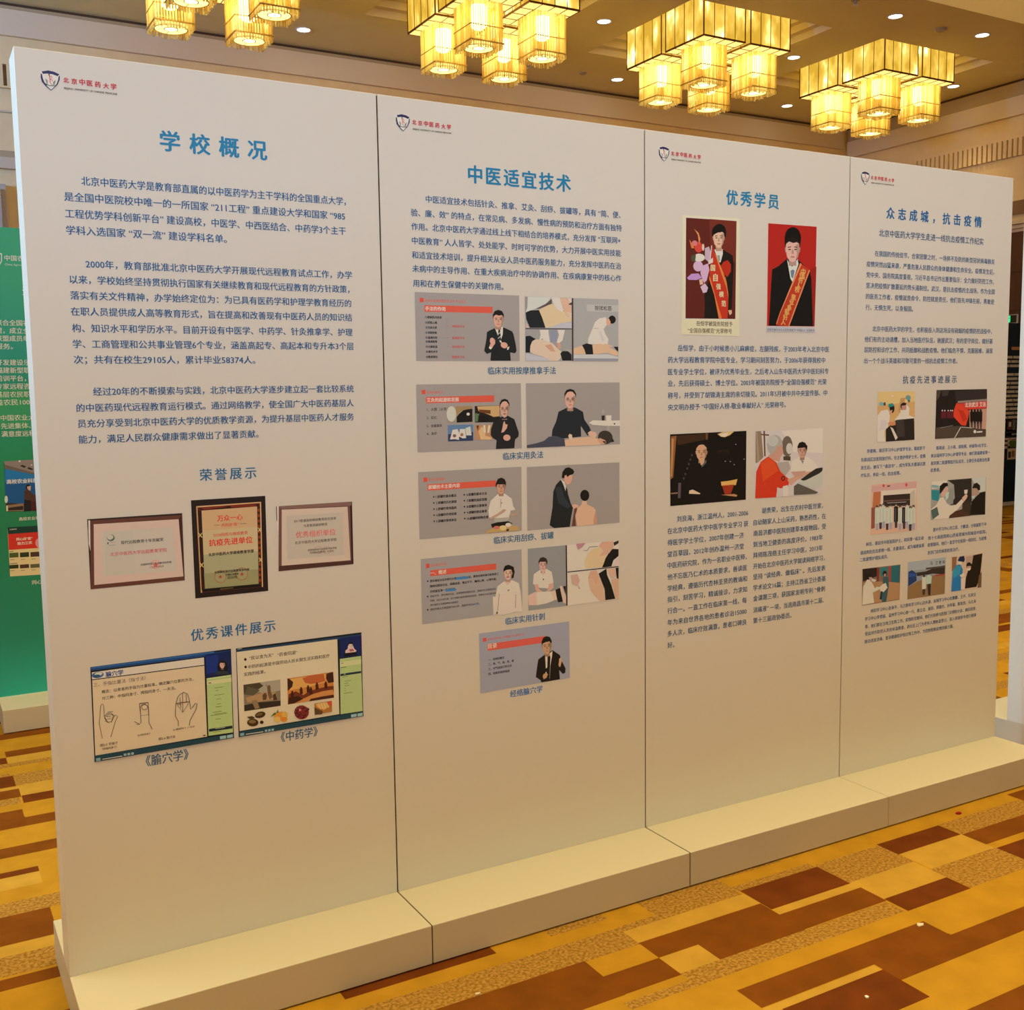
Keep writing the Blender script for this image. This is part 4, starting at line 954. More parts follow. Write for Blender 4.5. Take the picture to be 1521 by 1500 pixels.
 (1, 'photo_print', """
p 178,177,183 5086,17723 8895,17722 8897,15560 5089,15563
p 38,47,59 6071,15927 6107,16154 6252,16415 6355,16749 6714,16886 7030,16880 7348,16727 7404,16458 7608,16208 7680,16059 7532,15892 7257,16242 7268,15876 6445,15830 6289,15920
p 50,62,78 6714,16874 6841,16738 7030,16880 7073,16818 6841,16702 6684,16826
p 199,162,153 6720,16980 6939,16976 6948,16762 6707,16767
p 199,162,153 6588,17195 6625,17209 6630,17081 6608,17082
p 199,162,153 7077,17188 7040,17203 7032,17074 7054,17074
p 243,201,191 6626,17294 6682,17421 6834,17448 6987,17417 7041,17288 7039,17117 7005,16975 6920,16877 6828,16850 6737,16880 6655,16981 6624,17124
p 199,162,153 6931,17261 7041,17288 7039,17117 7005,16975 6920,16877 6966,17047
p 30,26,26 6603,17209 6594,17351 6682,17478 6835,17519 6988,17474 7074,17345 7062,17202 7030,17317 6932,17418 6834,17433 6725,17406 6641,17308
p 87,65,59 6684,17214 6784,17227 6784,17204 6684,17191
p 87,65,59 6880,17225 6981,17209 6981,17187 6880,17202
p 50,38,37 6701,17165 6777,17164 6770,17139 6705,17140
p 50,38,37 6886,17162 6963,17161 6958,17136 6892,17137
p 199,162,153 6814,17149 6853,17149 6870,17046 6798,17047
p 204,135,126 6760,16991 6900,16988 6877,16954 6781,16956
p 105,102,102 6668,17175 6802,17173 6809,17182 6668,17186
p 105,102,102 6802,17173 6795,17114 6802,17105 6809,17182
p 105,102,102 6795,17114 6682,17116 6675,17107 6802,17105
p 105,102,102 6682,17116 6675,17181 6662,17179 6675,17107
p 105,102,102 6996,17180 6854,17182 6861,17172 6996,17169
p 105,102,102 6854,17182 6860,17104 6867,17113 6861,17172
p 105,102,102 6860,17104 6988,17102 6981,17111 6867,17113
p 105,102,102 6988,17102 7002,17174 6989,17176 6981,17111
p 243,243,243 7594,16343 7757,16425 8202,16401 8895,16391 8894,16196 8350,16212 7755,16265
p 52,48,48 8120,16575 8257,16584 8247,16407 8127,16410
p 243,243,243 8308,16583 8539,16578 8526,16368 8321,16385
p 194,194,196 8243,16720 8237,16691 8222,16667 8201,16654 8177,16655 8155,16668 8141,16693 8135,16723 8141,16752 8156,16776 8178,16789 8202,16788 8223,16775 8238,16750
p 194,196,199 8350,16199 8455,16196 8439,16048 8349,16063
p 50,48,51 8637,16303 8697,16301 8682,16247 8637,16258
p 79,86,111 5090,15658 5456,15709 5765,15782 5963,15919 6275,15921 6587,15813 6613,15570 5089,15567
p 243,211,188 6587,15777 7020,15835 7605,15865 7959,15779 8077,15565 6613,15570
p 25,26,25 8469,15936 8655,15656 8497,15637
p 68,62,59 8569,15719 8509,15643 8412,15594 8295,15579 8174,15600 8069,15655 7995,15734 7964,15826 7979,15916 8039,15992 8134,16041 8251,16057 8372,16036 8478,15982 8552,15902 8585,15810
p 227,187,166 7929,15755 8049,15801 8257,15719 8317,15643 8196,15573 8077,15577
p 52,48,48 8137,15699 8317,15668 8227,15609
p 243,226,210 6732,15918 6790,15989 6891,15949 6904,15790 6788,15782
p 243,209,193 7532,15990 7636,16060 7872,16004 7916,15904 7841,15808 7634,15864
"""),
 (1, 'slide_print', """
p 180,178,184 1073,14949 4867,14944 4851,12790 1070,12795
p 243,95,80 1253,14767 1390,14764 1389,14624 1252,14627
t 243,114,105 1428 1989 14685 1 临床实用拔罐
p 243,107,88 1390,14542 3882,14540 3878,14335 1393,14341
t 243,243,243 1414 2554 14444 2 拔罐技术主要内容
p 34,31,32 1627,14126 1624,14116 1616,14108 1606,14104 1594,14105 1583,14110 1576,14119 1574,14130 1577,14140 1584,14148 1595,14152 1607,14151 1617,14146 1625,14137
t 43,38,40 1672 2419 14125 2 1.拔罐的基本概念
p 34,31,32 1626,13929 1623,13919 1616,13911 1605,13907 1593,13908 1582,13913 1575,13922 1573,13933 1576,13943 1583,13951 1594,13955 1606,13954 1617,13949 1624,13940
t 43,38,40 1672 2414 13927 2 2.拔罐的历史渊源
p 34,31,32 1625,13732 1623,13722 1615,13714 1604,13710 1592,13711 1582,13716 1574,13725 1572,13736 1575,13746 1583,13754 1593,13758 1605,13757 1616,13752 1623,13743
t 43,38,40 1671 2410 13729 2 3.拔罐的常用器具
p 34,31,32 1625,13535 1622,13524 1614,13517 1603,13513 1591,13513 1581,13519 1574,13528 1571,13539 1574,13549 1582,13557 1593,13561 1604,13560 1615,13555 1622,13546
t 43,38,40 1670 2405 13531 2 4.拔罐的作用机理
p 34,31,32 1624,13337 1621,13327 1613,13319 1603,13315 1591,13316 1580,13321 1573,13330 1570,13341 1573,13351 1581,13359 1592,13363 1604,13362 1614,13357 1621,13348
t 43,38,40 1669 2401 13332 2 5.拔罐的常用体位
p 34,31,32 2726,14129 2723,14118 2715,14110 2704,14106 2692,14107 2681,14112 2674,14121 2671,14132 2674,14142 2682,14151 2693,14155 2705,14154 2716,14149 2724,14139
t 43,38,40 2781 3534 14127 2 6.拔罐的基本方法
p 34,31,32 2726,13934 2723,13923 2715,13915 2704,13911 2692,13912 2681,13917 2674,13926 2671,13937 2674,13948 2682,13956 2693,13960 2705,13959 2716,13954 2724,13944
t 43,38,40 2781 3531 13931 2 7.拔罐的适应范围
p 34,31,32 2726,13738 2723,13728 2715,13720 2704,13716 2692,13716 2681,13722 2673,13731 2671,13742 2674,13752 2682,13761 2693,13765 2705,13764 2716,13758 2724,13749
t 43,38,40 2781 3527 13735 2 8.拔罐的注意事项
p 34,31,32 2726,13543 2723,13532 2715,13524 2704,13520 2692,13521 2681,13527 2673,13536 2671,13547 2674,13557 2682,13565 2693,13569 2705,13568 2716,13563 2724,13554
t 43,38,40 2781 3523 13539 2 9.拔罐的禁忌事项
p 34,31,32 2726,13347 2723,13337 2715,13328 2704,13324 2692,13325 2681,13331 2673,13340 2671,13351 2674,13362 2682,13370 2693,13374 2705,13373 2716,13367 2723,13358
t 43,38,40 2781 3576 13340 2 10.拔罐的特殊处理
p 243,243,243 3604,13325 3580,13552 3671,13872 3930,14069 4216,14077 4473,13898 4526,13641 4611,13509 4437,13495 4346,13248 4315,13123 3799,13135 3802,13286
p 194,196,201 3802,13286 4347,13273 4315,13123 3799,13135
p 185,147,135 3992,14178 4158,14168 4163,13994 3981,14005
p 185,147,135 3893,14357 3921,14367 3924,14263 3907,14264
p 185,147,135 4264,14336 4236,14349 4229,14245 4246,14244
p 231,184,169 3922,14436 3965,14537 4081,14554 4197,14525 4237,14419 4234,14280 4207,14166 4143,14088 4073,14069 4004,14097 3942,14181 3920,14298
p 185,147,135 4153,14400 4237,14419 4234,14280 4207,14166 4143,14088 4179,14225
p 30,26,26 3899,14356 3895,14472 3958,14583 4083,14618 4206,14570 4266,14452 4257,14336 4232,14419 4179,14449 4096,14438 3997,14473 3934,14435
p 87,65,59 3966,14369 4042,14376 4041,14358 3965,14350
p 87,65,59 4115,14372 4191,14356 4191,14338 4114,14354
p 50,38,37 3978,14329 4036,14326 4031,14305 3981,14308
p 50,38,37 4119,14321 4177,14318 4173,14297 4123,14300
p 185,147,135 4064,14312 4094,14311 4105,14227 4051,14230
p 204,135,126 4022,14186 4128,14179 4111,14153 4038,14157
p 38,33,32 3877,14298 3874,14436 3981,14530 4110,14538 4246,14453 4261,14314 4216,14387 3936,14402
p 213,182,169 3603,13300 3918,13429 4150,13565 4264,13532 4148,13439 3917,13341 3659,13246
p 213,182,169 4435,13394 4609,13382 4728,13514 4697,13401 4550,13297 4449,13317
p 142,142,145 4049,13911 4043,13622 4058,13621 4063,13910
p 68,65,70 4039,13774 4111,13794 4096,13757
p 28,27,25 3670,13094 3913,13139 4316,13148 4488,13060 4341,12969 3711,12978
p 213,184,126 3453,12822 3539,12903 3796,12959 4054,13015 4429,13013 4690,12943 4746,12806 3481,12807
p 227,132,126 4001,12956 3989,12933 3955,12916 3907,12909 3854,12913 3806,12927 3773,12949 3762,12974 3774,12997 3808,13014 3856,13021 3909,13017 3957,13003 3990,12981
p 243,226,166 4254,12925 4240,12887 4204,12859 4152,12846 4094,12850 4043,12871 4008,12905 3996,12944 4009,12981 4045,13009 4097,13023 4155,13018 4206,12998 4242,12964
p 243,243,242 4444,13012 4432,12982 4399,12960 4352,12949 4301,12953 4255,12970 4223,12997 4213,13029 4224,13059 4257,13081 4303,13092 4355,13088 4401,13071 4433,13044
p 50,36,34 4253,12874 4355,12892 4339,12817 4252,12811
"""),
 (1, 'photo_print', """
p 178,175,181 5079,14923 8873,14915 8868,12771 5075,12774
p 34,42,49 6123,12779 5953,12890 6075,13492 6110,14025 6226,14262 6400,14411 6543,14367 6683,13992 6823,13566 6909,13462 6818,13048 6771,12768
p 243,243,243 6414,14447 6571,14341 6627,14191 6611,14021 6513,14271
p 50,58,70 6621,14179 6684,14090 6711,13941 6654,14018
p 52,64,78 6197,14166 6426,14202 6565,13803 6822,13492 6705,13401 6305,13623
p 239,192,177 6544,14489 6689,14554 6891,14569 6875,14398 6772,14256 6657,14243 6571,14341
p 28,26,25 6458,14493 6489,14686 6605,14815 6750,14840 6908,14764 6974,14675 6921,14592 6776,14562 6703,14505 6603,14571 6544,14464
p 239,192,177 6574,14560 6660,14580 6659,14495 6596,14486
p 243,201,188 6852,13515 6969,13556 7143,13496 7113,13424 6938,13386
p 142,95,86 6982,13407 7084,13425 7053,13279 6994,13184
p 123,75,70 6844,12787 6967,13384 7084,13376 6994,13184 7019,12786
p 243,209,188 7078,12770 7008,13109 7084,13401 7261,13513 7292,13659 7468,13648 7482,13511 7763,13381 7851,13275 7907,12783 7758,12782 7639,12778
p 222,174,150 7759,12982 7851,13275 7907,12783 7758,12782
p 28,27,25 7588,13815 7568,13730 7514,13664 7437,13631 7352,13636 7275,13679 7223,13751 7205,13838 7225,13922 7278,13988 7355,14022 7440,14017 7517,13974 7570,13902
"""),
 (1, 'slide_print', """
p 180,184,200 1093,12152 4832,12150 4834,10036 1092,10024
p 243,98,88 1272,11982 1400,11980 1399,11840 1271,11839
t 243,117,114 1444 2005 11912 1 临床实用针刺
p 243,111,97 1413,11755 3844,11758 3846,11554 1416,11563
t 243,243,243 1419 1999 11660 2 一、概述
t 43,40,44 1399 3938 11402 2 更年期综合征亦即妇女围绝经期综合征，围绝经期卵巢功能衰退之
t 43,40,44 1395 3863 11233 2 围绝经期综合征、烦躁易怒、情志不宁、胸闷心悸、心悸失眠、
t 43,40,44 1391 2341 11058 2 月经紊乱等一系列症状。
t 71,65,71 1400 3814 10903 1 西医学中，更年期综合征，亦称围绝经期综合征，是指妇女在绝经前后
t 71,65,71 1397 3812 10758 1 时期，以内分泌失调，由于卵巢功能逐渐衰退或丧失，导致内分泌功能失调
t 71,65,71 1393 2415 10614 1 和代谢变化及植物神经功能紊乱
t 71,65,71 1390 3194 10472 1 绝经年龄大多数国家为49.5岁，我国平均为49.2岁。
p 74,157,243 2336,11435 2793,11433 2797,11352 2337,11353
p 74,157,243 1959,11075 2320,11075 2321,11000 1957,11008
p 105,180,243 2970,10442 3167,10445 3164,10466 2967,10462
p 34,32,36 1346,11410 1343,11398 1335,11390 1324,11386 1312,11387 1302,11393 1295,11403 1292,11415 1295,11427 1303,11435 1314,11439 1325,11438 1336,11432 1343,11422
p 34,32,36 1333,10906 1330,10894 1322,10886 1312,10882 1300,10883 1289,10889 1282,10900 1280,10912 1283,10923 1290,10932 1301,10936 1313,10934 1324,10928 1331,10918
p 34,32,36 1322,10475 1319,10463 1312,10455 1301,10451 1289,10452 1278,10458 1271,10469 1269,10481 1272,10492 1279,10501 1290,10505 1302,10503 1313,10497 1320,10487
p 243,243,243 3695,10652 3824,10638 3813,10050 3704,10025
p 243,239,243 3713,10049 3812,10742 3888,10989 4121,11119 4441,11138 4702,11009 4771,10692 4834,10010 4540,10044 4130,9988
p 243,243,243 3888,10989 4121,11119 4441,11138 4702,11009 4727,10748 3883,10709
p 160,119,123 3932,10730 3864,10148 3881,10145 3949,10726
p 160,119,123 4570,10636 4548,10173 4565,10170 4587,10633
p 243,218,214 4150,11116 4263,10976 4440,11125
p 28,27,27 4121,11477 4173,11613 4333,11667 4506,11581 4547,11411 4500,11210 4427,11191 4416,11398
p 202,172,167 4210,11261 4367,11246 4372,11082 4200,11099
p 202,172,167 4116,11433 4143,11442 4146,11344 4130,11345
p 202,172,167 4467,11400 4440,11413 4434,11316 4450,11314
p 243,216,208 4144,11507 4185,11601 4294,11612 4404,11580 4441,11478 4439,11348 4414,11241 4353,11171 4287,11156 4221,11184 4163,11266 4142,11377
p 202,172,167 4363,11464 4441,11478 4439,11348 4414,11241 4353,11171 4386,11298
p 30,27,30 4123,11433 4118,11542 4178,11645 4295,11673 4412,11623 4469,11509 4461,11400 4437,11479 4387,11510 4308,11502 4215,11539 4155,11506
p 87,68,65 4185,11442 4257,11446 4257,11429 4185,11425
p 87,68,65 4326,11439 4398,11422 4398,11404 4326,11422
p 50,40,41 4197,11404 4252,11399 4247,11379 4200,11384
p 50,40,41 4330,11391 4385,11386 4381,11366 4334,11371
p 202,172,167 4278,11385 4306,11382 4317,11303 4266,11308
p 204,139,138 4238,11267 4339,11257 4323,11233 4254,11239
p 28,27,27 4121,11451 4158,11601 4333,11667 4521,11567 4504,11428 4360,11526 4200,11495
p 52,40,36 3829,10126 3872,10121 3856,10040 3813,10045
p 194,106,114 4216,11276 4350,11276 4320,11240 4239,11240
p 123,119,129 4261,10823 4348,10826 4289,10768
"""),
 (1, 'photo_print', """
p 243,243,243 5071,12149 8829,12141 8824,10011 5067,10022
p 164,174,190 5071,12149 6590,12144 6611,10014 5067,10022
p 243,243,243 5262,10913 5295,11252 5537,11376 5792,11401 6019,11268 6085,10879 5899,10848 5869,10703 5500,10766 5445,10894
p 189,161,162 5587,11418 5742,11403 5748,11246 5577,11262
p 189,161,162 5493,11583 5519,11591 5522,11497 5507,11498
p 189,161,162 5841,11550 5815,11563 5809,11470 5824,11468
p 237,200,202 5520,11653 5560,11743 5669,11754 5778,11723 5816,11626 5814,11501 5789,11399 5729,11331 5663,11317 5598,11344 5540,11422 5518,11528
p 189,161,162 5737,11612 5816,11626 5814,11501 5789,11399 5729,11331 5762,11453
p 29,27,30 5499,11582 5494,11686 5553,11785 5670,11812 5786,11764 5843,11655 5835,11551 5811,11626 5761,11656 5683,11648 5590,11684 5531,11652
p 86,68,66 5561,11591 5633,11595 5632,11578 5561,11574
p 86,68,66 5701,11588 5773,11571 5772,11555 5701,11572
p 50,40,42 5573,11554 5627,11549 5622,11531 5576,11535
p 50,40,42 5705,11542 5760,11537 5756,11519 5710,11523
p 189,161,162 5654,11536 5682,11534 5693,11458 5642,11463
p 202,139,140 5615,11423 5714,11414 5698,11390 5630,11397
p 56,47,48 5497,11551 5490,11686 5570,11789 5684,11808 5811,11743 5852,11629 5822,11521 5781,11643 5540,11657
p 243,208,210 5579,11396 5749,11392 5675,11166
p 238,198,196 5305,10909 5459,10893 5499,10717 5654,10614 5582,10580 5385,10655
p 238,198,196 5913,10847 6071,10880 6083,10706 5925,10611 5781,10589 5840,10681
p 52,55,63 5660,11069 5702,11065 5687,11005 5659,11008
p 243,218,219 5061,10542 5329,10636 5413,10627 5413,10172 5084,10197
p 243,243,243 5385,10630 6010,10589 6092,10258 5805,10190 5412,10165
p 243,226,219 5953,10571 6154,10624 6222,10269 6092,10270
p 28,28,29 6154,10624 6386,10687 6453,10181 6264,10177 6222,10294
p 243,221,222 6329,10730 6416,10746 6586,10354 6577,10093 6467,10142
p 43,35,30 6473,10715 6584,10716 6580,10405
p 50,37,36 6590,12144 6640,12145 6646,10022 6597,10023
p 50,37,36 6653,11215 8815,11205 8815,11172 6653,11185
p 243,226,196 7403,11274 7361,11479 7482,11744 7721,11924 8021,11949 8475,11835 8291,11597 8137,11230
p 25,28,30 8107,11221 8261,11549 8506,11857 8818,11818 8817,11576 8595,11443 8502,11222
p 237,198,184 7962,12004 8113,12143 8599,12129 8597,11900 8413,11713 8231,11653 7989,11644 8171,11810
p 243,229,243 8502,11247 8816,11550 8815,11213
p 52,52,57 8598,12078 8819,12136 8819,12035 8628,11949
p 104,98,104 7349,11892 7488,11874 7477,11889 7350,11909
p 104,98,104 7488,11874 7577,11991 7569,12008 7477,11889
p 104,98,104 7577,11991 7932,11985 7931,12003 7569,12008
p 211,160,184 7013,12158 7411,12155 7277,12024 7099,11939
p 238,208,190 7519,10860 7624,11001 7925,11023 8133,10596 8236,10037 8008,10036 7620,10446
p 237,198,184 7596,11130 7865,11155 7984,10865 7831,10652 7713,10891 7504,10887
p 26,29,32 7955,11020 8288,11165 8317,10934 8498,10559 8664,10041 8236,10037 8208,10435
p 243,208,196 8319,11163 8655,11156 8715,10895 8591,10805 8469,10842
p 237,200,184 8499,10763 8813,10783 8818,10012 8679,10040 8589,10396
p 28,28,30 8685,11154 8814,11154 8812,10732 8730,10791
p 229,198,196 6783,11083 7062,11081 7163,10845 7058,10668 6853,10751
p 211,180,184 7088,10727 7175,10555 7116,10561
"""),
 (1, 'slide_print', """
p 178,190,229 3152,9458 6712,9448 6715,7437 3165,7427
p 243,102,102 3293,9291 3427,9288 3424,9158 3293,9161
t 240,122,132 3468 4900 9221 1 临床实用针灸之经络腧穴学·经络总论
p 243,115,112 3457,9065 5732,9060 5572,8827 3461,8834
t 243,243,243 3483 3826 8978 2 目录
t 34,31,36 3487 4099 8519 2 一、经络的概念
t 34,31,36 3484 4469 8361 2 二、表、气、血、经、络
t 34,31,36 3481 4383 8202 2 三、对气血运行的认识
t 34,31,36 3478 4297 8034 2 四、经络系统的组成
p 27,28,34 5539,7446 5525,7523 5328,7664 5390,8055 5436,8272 5709,8410 6012,8519 6314,8303 6370,8119 6542,7792 6526,7642 6423,7619 6279,7778 6304,7446 5898,7443
p 243,243,243 5709,8410 5823,8382 6012,8494 5995,8321 5919,7980 5884,7470 5876,7986 5731,7906
p 25,27,32 5808,8346 5909,8345 5923,8281 5885,7583 5786,7748 5807,8197
p 179,149,130 5700,8526 5883,8523 5900,8320 5699,8324
p 179,149,130 5578,8730 5609,8743 5619,8622 5601,8622
p 179,149,130 5988,8725 5956,8739 5956,8617 5974,8617
p 224,186,162 5605,8824 5646,8945 5772,8971 5902,8942 5953,8820 5959,8658 5938,8523 5872,8429 5796,8403 5718,8431 5645,8527 5612,8662
p 179,149,130 5862,8794 5953,8820 5959,8658 5938,8523 5872,8429 5902,8591
p 29,28,36 5586,8730 5573,8865 5635,8999 5769,9046 5909,8996 5982,8860 5981,8725 5947,8820 5887,8853 5796,8835 5685,8872 5618,8824
p 86,70,75 5658,8748 5741,8760 5742,8739 5659,8726
p 86,70,75 5821,8760 5906,8745 5907,8723 5822,8738
p 50,41,49 5674,8702 5738,8701 5733,8677 5679,8678
p 50,41,49 5829,8700 5894,8699 5891,8675 5836,8676
p 179,149,130 5770,8687 5802,8687 5821,8589 5761,8590
p 202,144,158 5732,8537 5849,8535 5832,8503 5752,8504
p 25,26,29 5599,8749 5586,8850 5659,8990 5803,9021 5931,8930 5967,8788 5921,8802 5873,8875 5628,8807
p 229,194,165 6252,7959 6283,8181 6357,8222 6384,8067 6324,7886 6280,7892
p 220,184,155 5599,7650 5643,7731 5758,7752 5814,7694 5755,7577 5640,7544
p 243,243,243 5715,7783 5758,7790 5758,7740 5723,7737
"""),
 (2, 'photo_print', """
p 243,243,217 1657,23650 4341,23698 4363,19394 1628,19424
p 243,243,243 1771,23601 4211,23625 4204,19988 1782,19966
p 105,42,35 1828,23567 4186,23597 4160,20027 1811,19998
p 128,53,43 2893,23588 4186,23597 4174,22092 2986,22167
p 28,26,25 2683,20023 2701,20574 2679,20865 2906,21454 2986,22167 3152,22529 3577,22519 4008,22345 4063,22022 4019,21103 3982,20412 3818,20342 3834,20040
p 243,243,243 3131,22512 3526,22548 3544,22388 3431,22058 3346,22087
p 160,174,179 3272,22310 3387,22322 3409,22138 3346,22087
p 202,169,152 3210,22726 3473,22740 3488,22479 3199,22465
p 202,169,152 3046,22977 3090,22997 3099,22842 3073,22840
p 202,169,152 3635,23011 3589,23026 3583,22868 3609,22870
p 243,211,190 3090,23101 3154,23261 3337,23307 3521,23283 3589,23130 3590,22921 3552,22745 3453,22617 3342,22576 3232,22606 3132,22722 3091,22893
p 202,169,152 3457,23088 3589,23130 3590,22921 3552,22745 3453,22617 3504,22829
p 30,26,27 3057,22978 3045,23151 3140,23329 3336,23404 3534,23354 3633,23185 3624,23010 3581,23130 3496,23167 3365,23135 3207,23171 3108,23102
p 87,65,60 3161,23008 3281,23033 3282,23005 3161,22981
p 87,65,60 3397,23039 3518,23029 3518,23001 3397,23011
p 50,38,38 3182,22950 3274,22956 3266,22924 3188,22920
p 50,38,38 3405,22963 3498,22968 3492,22937 3413,22932
p 202,169,152 3319,22941 3366,22943 3388,22819 3301,22815
p 204,135,128 3257,22743 3425,22752 3399,22708 3284,22702
p 23,21,21 3014,23004 3021,23197 3096,23313 3231,23408 3357,23448 3506,23432 3634,23346 3700,23189 3675,23009 3625,22958 3598,23086 3529,23195 3402,23161 3233,23106 3107,23035 3065,22975
p 213,63,43 3025,22619 3119,22463 3411,21895 3716,21257 3814,20802 3791,20039 3383,20031 3207,20686 2949,21423 2905,21712 3007,22168
p 243,142,81 2897,21583 2969,21456 3250,20687 3511,20034 3361,20030 3142,20879 2906,21422
p 243,152,81 3132,22432 3217,22307 3584,21675 3804,20998 3815,20769 3717,21159 3412,21798
t 243,243,201 2963 3182 21848 2 国
t 243,243,201 3083 3304 21504 2 自
t 243,243,201 3229 3451 21184 2 强
t 243,243,201 3372 3594 20906 2 模
t 243,243,201 3481 3704 20573 2 范
p 204,53,38 3432,21929 3580,22097 3773,22165 3924,22015 3927,21754 3756,21552 3627,21612 3540,21771
p 243,142,81 3632,21544 3698,21319 3732,21325 3666,21551
p 243,142,81 3698,21319 3743,21092 3777,21097 3732,21325
p 243,201,179 3810,20342 3983,20346 3984,20215 3876,20163
p 231,201,243 2610,21892 2588,21808 2525,21738 2433,21697 2332,21693 2240,21726 2177,21790 2154,21872 2176,21956 2239,22026 2330,22067 2431,22072 2523,22039 2587,21975
p 213,167,243 1868,21446 2073,21598 2403,21627 2571,21473 2322,21383 1950,21379
p 231,196,243 2527,21889 2840,21999 2904,21776 2781,21385 2655,21283 2487,21630
p 231,206,243 2489,21149 2697,21285 2845,21129 2783,20965 2616,20927
p 243,243,243 2692,22201 2666,22137 2591,22083 2482,22051 2362,22045 2254,22068 2180,22114 2153,22175 2179,22239 2253,22292 2361,22325 2481,22331 2589,22309 2665,22262
p 231,83,70 2586,22564 2568,22480 2516,22410 2441,22370 2358,22366 2284,22399 2232,22463 2213,22545 2231,22628 2282,22698 2357,22738 2440,22743 2515,22710 2567,22646
p 231,135,149 2345,22695 2332,22650 2295,22612 2242,22590 2183,22587 2131,22604 2094,22637 2081,22681 2094,22725 2130,22763 2183,22785 2241,22788 2294,22772 2331,22738
p 243,162,106 2190,23194 2397,23064 2481,22846 2419,22651 2356,22998
p 243,142,84 1965,22817 2130,22636 2213,22513 2069,22505
p 87,95,70 2050,22250 2276,22293 2236,22004 2071,22060
p 243,221,223 2665,22568 2660,22512 2644,22467 2620,22441 2594,22440 2571,22463 2555,22507 2548,22562 2554,22618 2570,22663 2593,22689 2619,22690 2643,22667 2659,22623
p 213,194,223 2690,22537 2878,22611 2985,22360 2903,22034 2692,22153
p 243,231,243 2983,22651 2923,22165 2965,22164 3025,22650
p 243,206,190 2425,21403 2592,21442 2614,21250 2468,21212
p 243,231,234 2839,22096 3070,22219 3071,22042 2861,21968
"""),
 (2, 'photo_print', """
p 243,221,223 5718,23637 8257,23658 8220,19784 5694,19781
p 194,43,38 5744,23616 8235,23643 8201,19817 5728,19797
p 167,38,35 7849,21975 8253,22123 8201,19817 8118,19855
p 18,21,27 5823,19809 5921,21384 5957,21911 6300,22069 6688,22342 7216,22383 7486,22218 7894,21977 7991,21655 8119,19822
p 231,243,243 6710,22327 6867,22126 6978,22067 7260,22369 7308,22178 7010,21488 6898,21613
p 123,147,179 6893,21902 7024,21966 7114,21912 7030,21618 6941,21679
p 196,162,158 6814,22432 7175,22449 7199,22112 6801,22094
p 196,162,158 6586,22756 6646,22781 6660,22581 6624,22579
p 196,162,158 7394,22798 7332,22817 7324,22614 7361,22616
p 243,201,196 6644,22915 6730,23121 6981,23180 7235,23149 7329,22952 7334,22682 7284,22454 7149,22290 6997,22238 6845,22276 6706,22426 6648,22647
p 196,162,158 7149,22898 7329,22952 7334,22682 7284,22454 7149,22290 7216,22564
p 30,26,27 6600,22757 6582,22979 6711,23209 6979,23305 7251,23240 7390,23023 7379,22797 7318,22952 7201,22999 7021,22958 6804,23004 6669,22917
p 87,65,60 6743,22795 6908,22826 6908,22791 6743,22760
p 87,65,60 7066,22835 7233,22821 7234,22785 7067,22799
p 50,38,38 6773,22721 6899,22727 6888,22686 6781,22681
p 50,38,38 7079,22737 7206,22743 7199,22702 7091,22697
p 196,162,158 6960,22708 7025,22711 7057,22551 6938,22545
p 204,135,128 6878,22453 7109,22464 7074,22408 6915,22401
p 18,18,21 6582,22912 6579,23151 6620,23312 6705,23435 6843,23516 6996,23555 7151,23532 7285,23463 7376,23340 7423,23182 7405,22972 7331,22904 7310,23048 7256,23109 7181,23089 7113,23159 6937,23161 6784,23127 6698,23046 6670,22917
p 204,68,49 7419,22215 7917,21978 7505,21182 7118,20391 6840,19800 6182,19837 6372,20276 6798,21029 7184,21689
p 243,162,114 7396,22231 7469,22169 6372,20244 6238,19887 6186,19886 6371,20308
p 243,162,114 7849,21975 7917,21971 6863,19801 6809,19816
t 243,194,114 7434 7684 21882 2 中
t 243,194,114 7379 7629 21727 2 国
t 243,194,114 7306 7556 21552 2 好
t 243,194,114 7199 7448 21354 2 人
t 243,194,114 7126 7375 21206 2 榜
t 243,194,114 6950 7198 20908 2 敬
t 243,194,114 6847 7095 20727 2 业
t 243,194,114 6727 6974 20498 2 奉
t 243,194,114 6620 6866 20349 2 献
t 243,194,114 6536 6782 20137 2 好
t 243,194,114 6429 6675 19957 2 人
p 213,221,243 5707,19765 8220,19771 8214,19599 5697,19588
t 105,102,125 5730 8204 19659 1 岳恒学被中共中央宣传部授予“中国好人”光荣称号
"""),
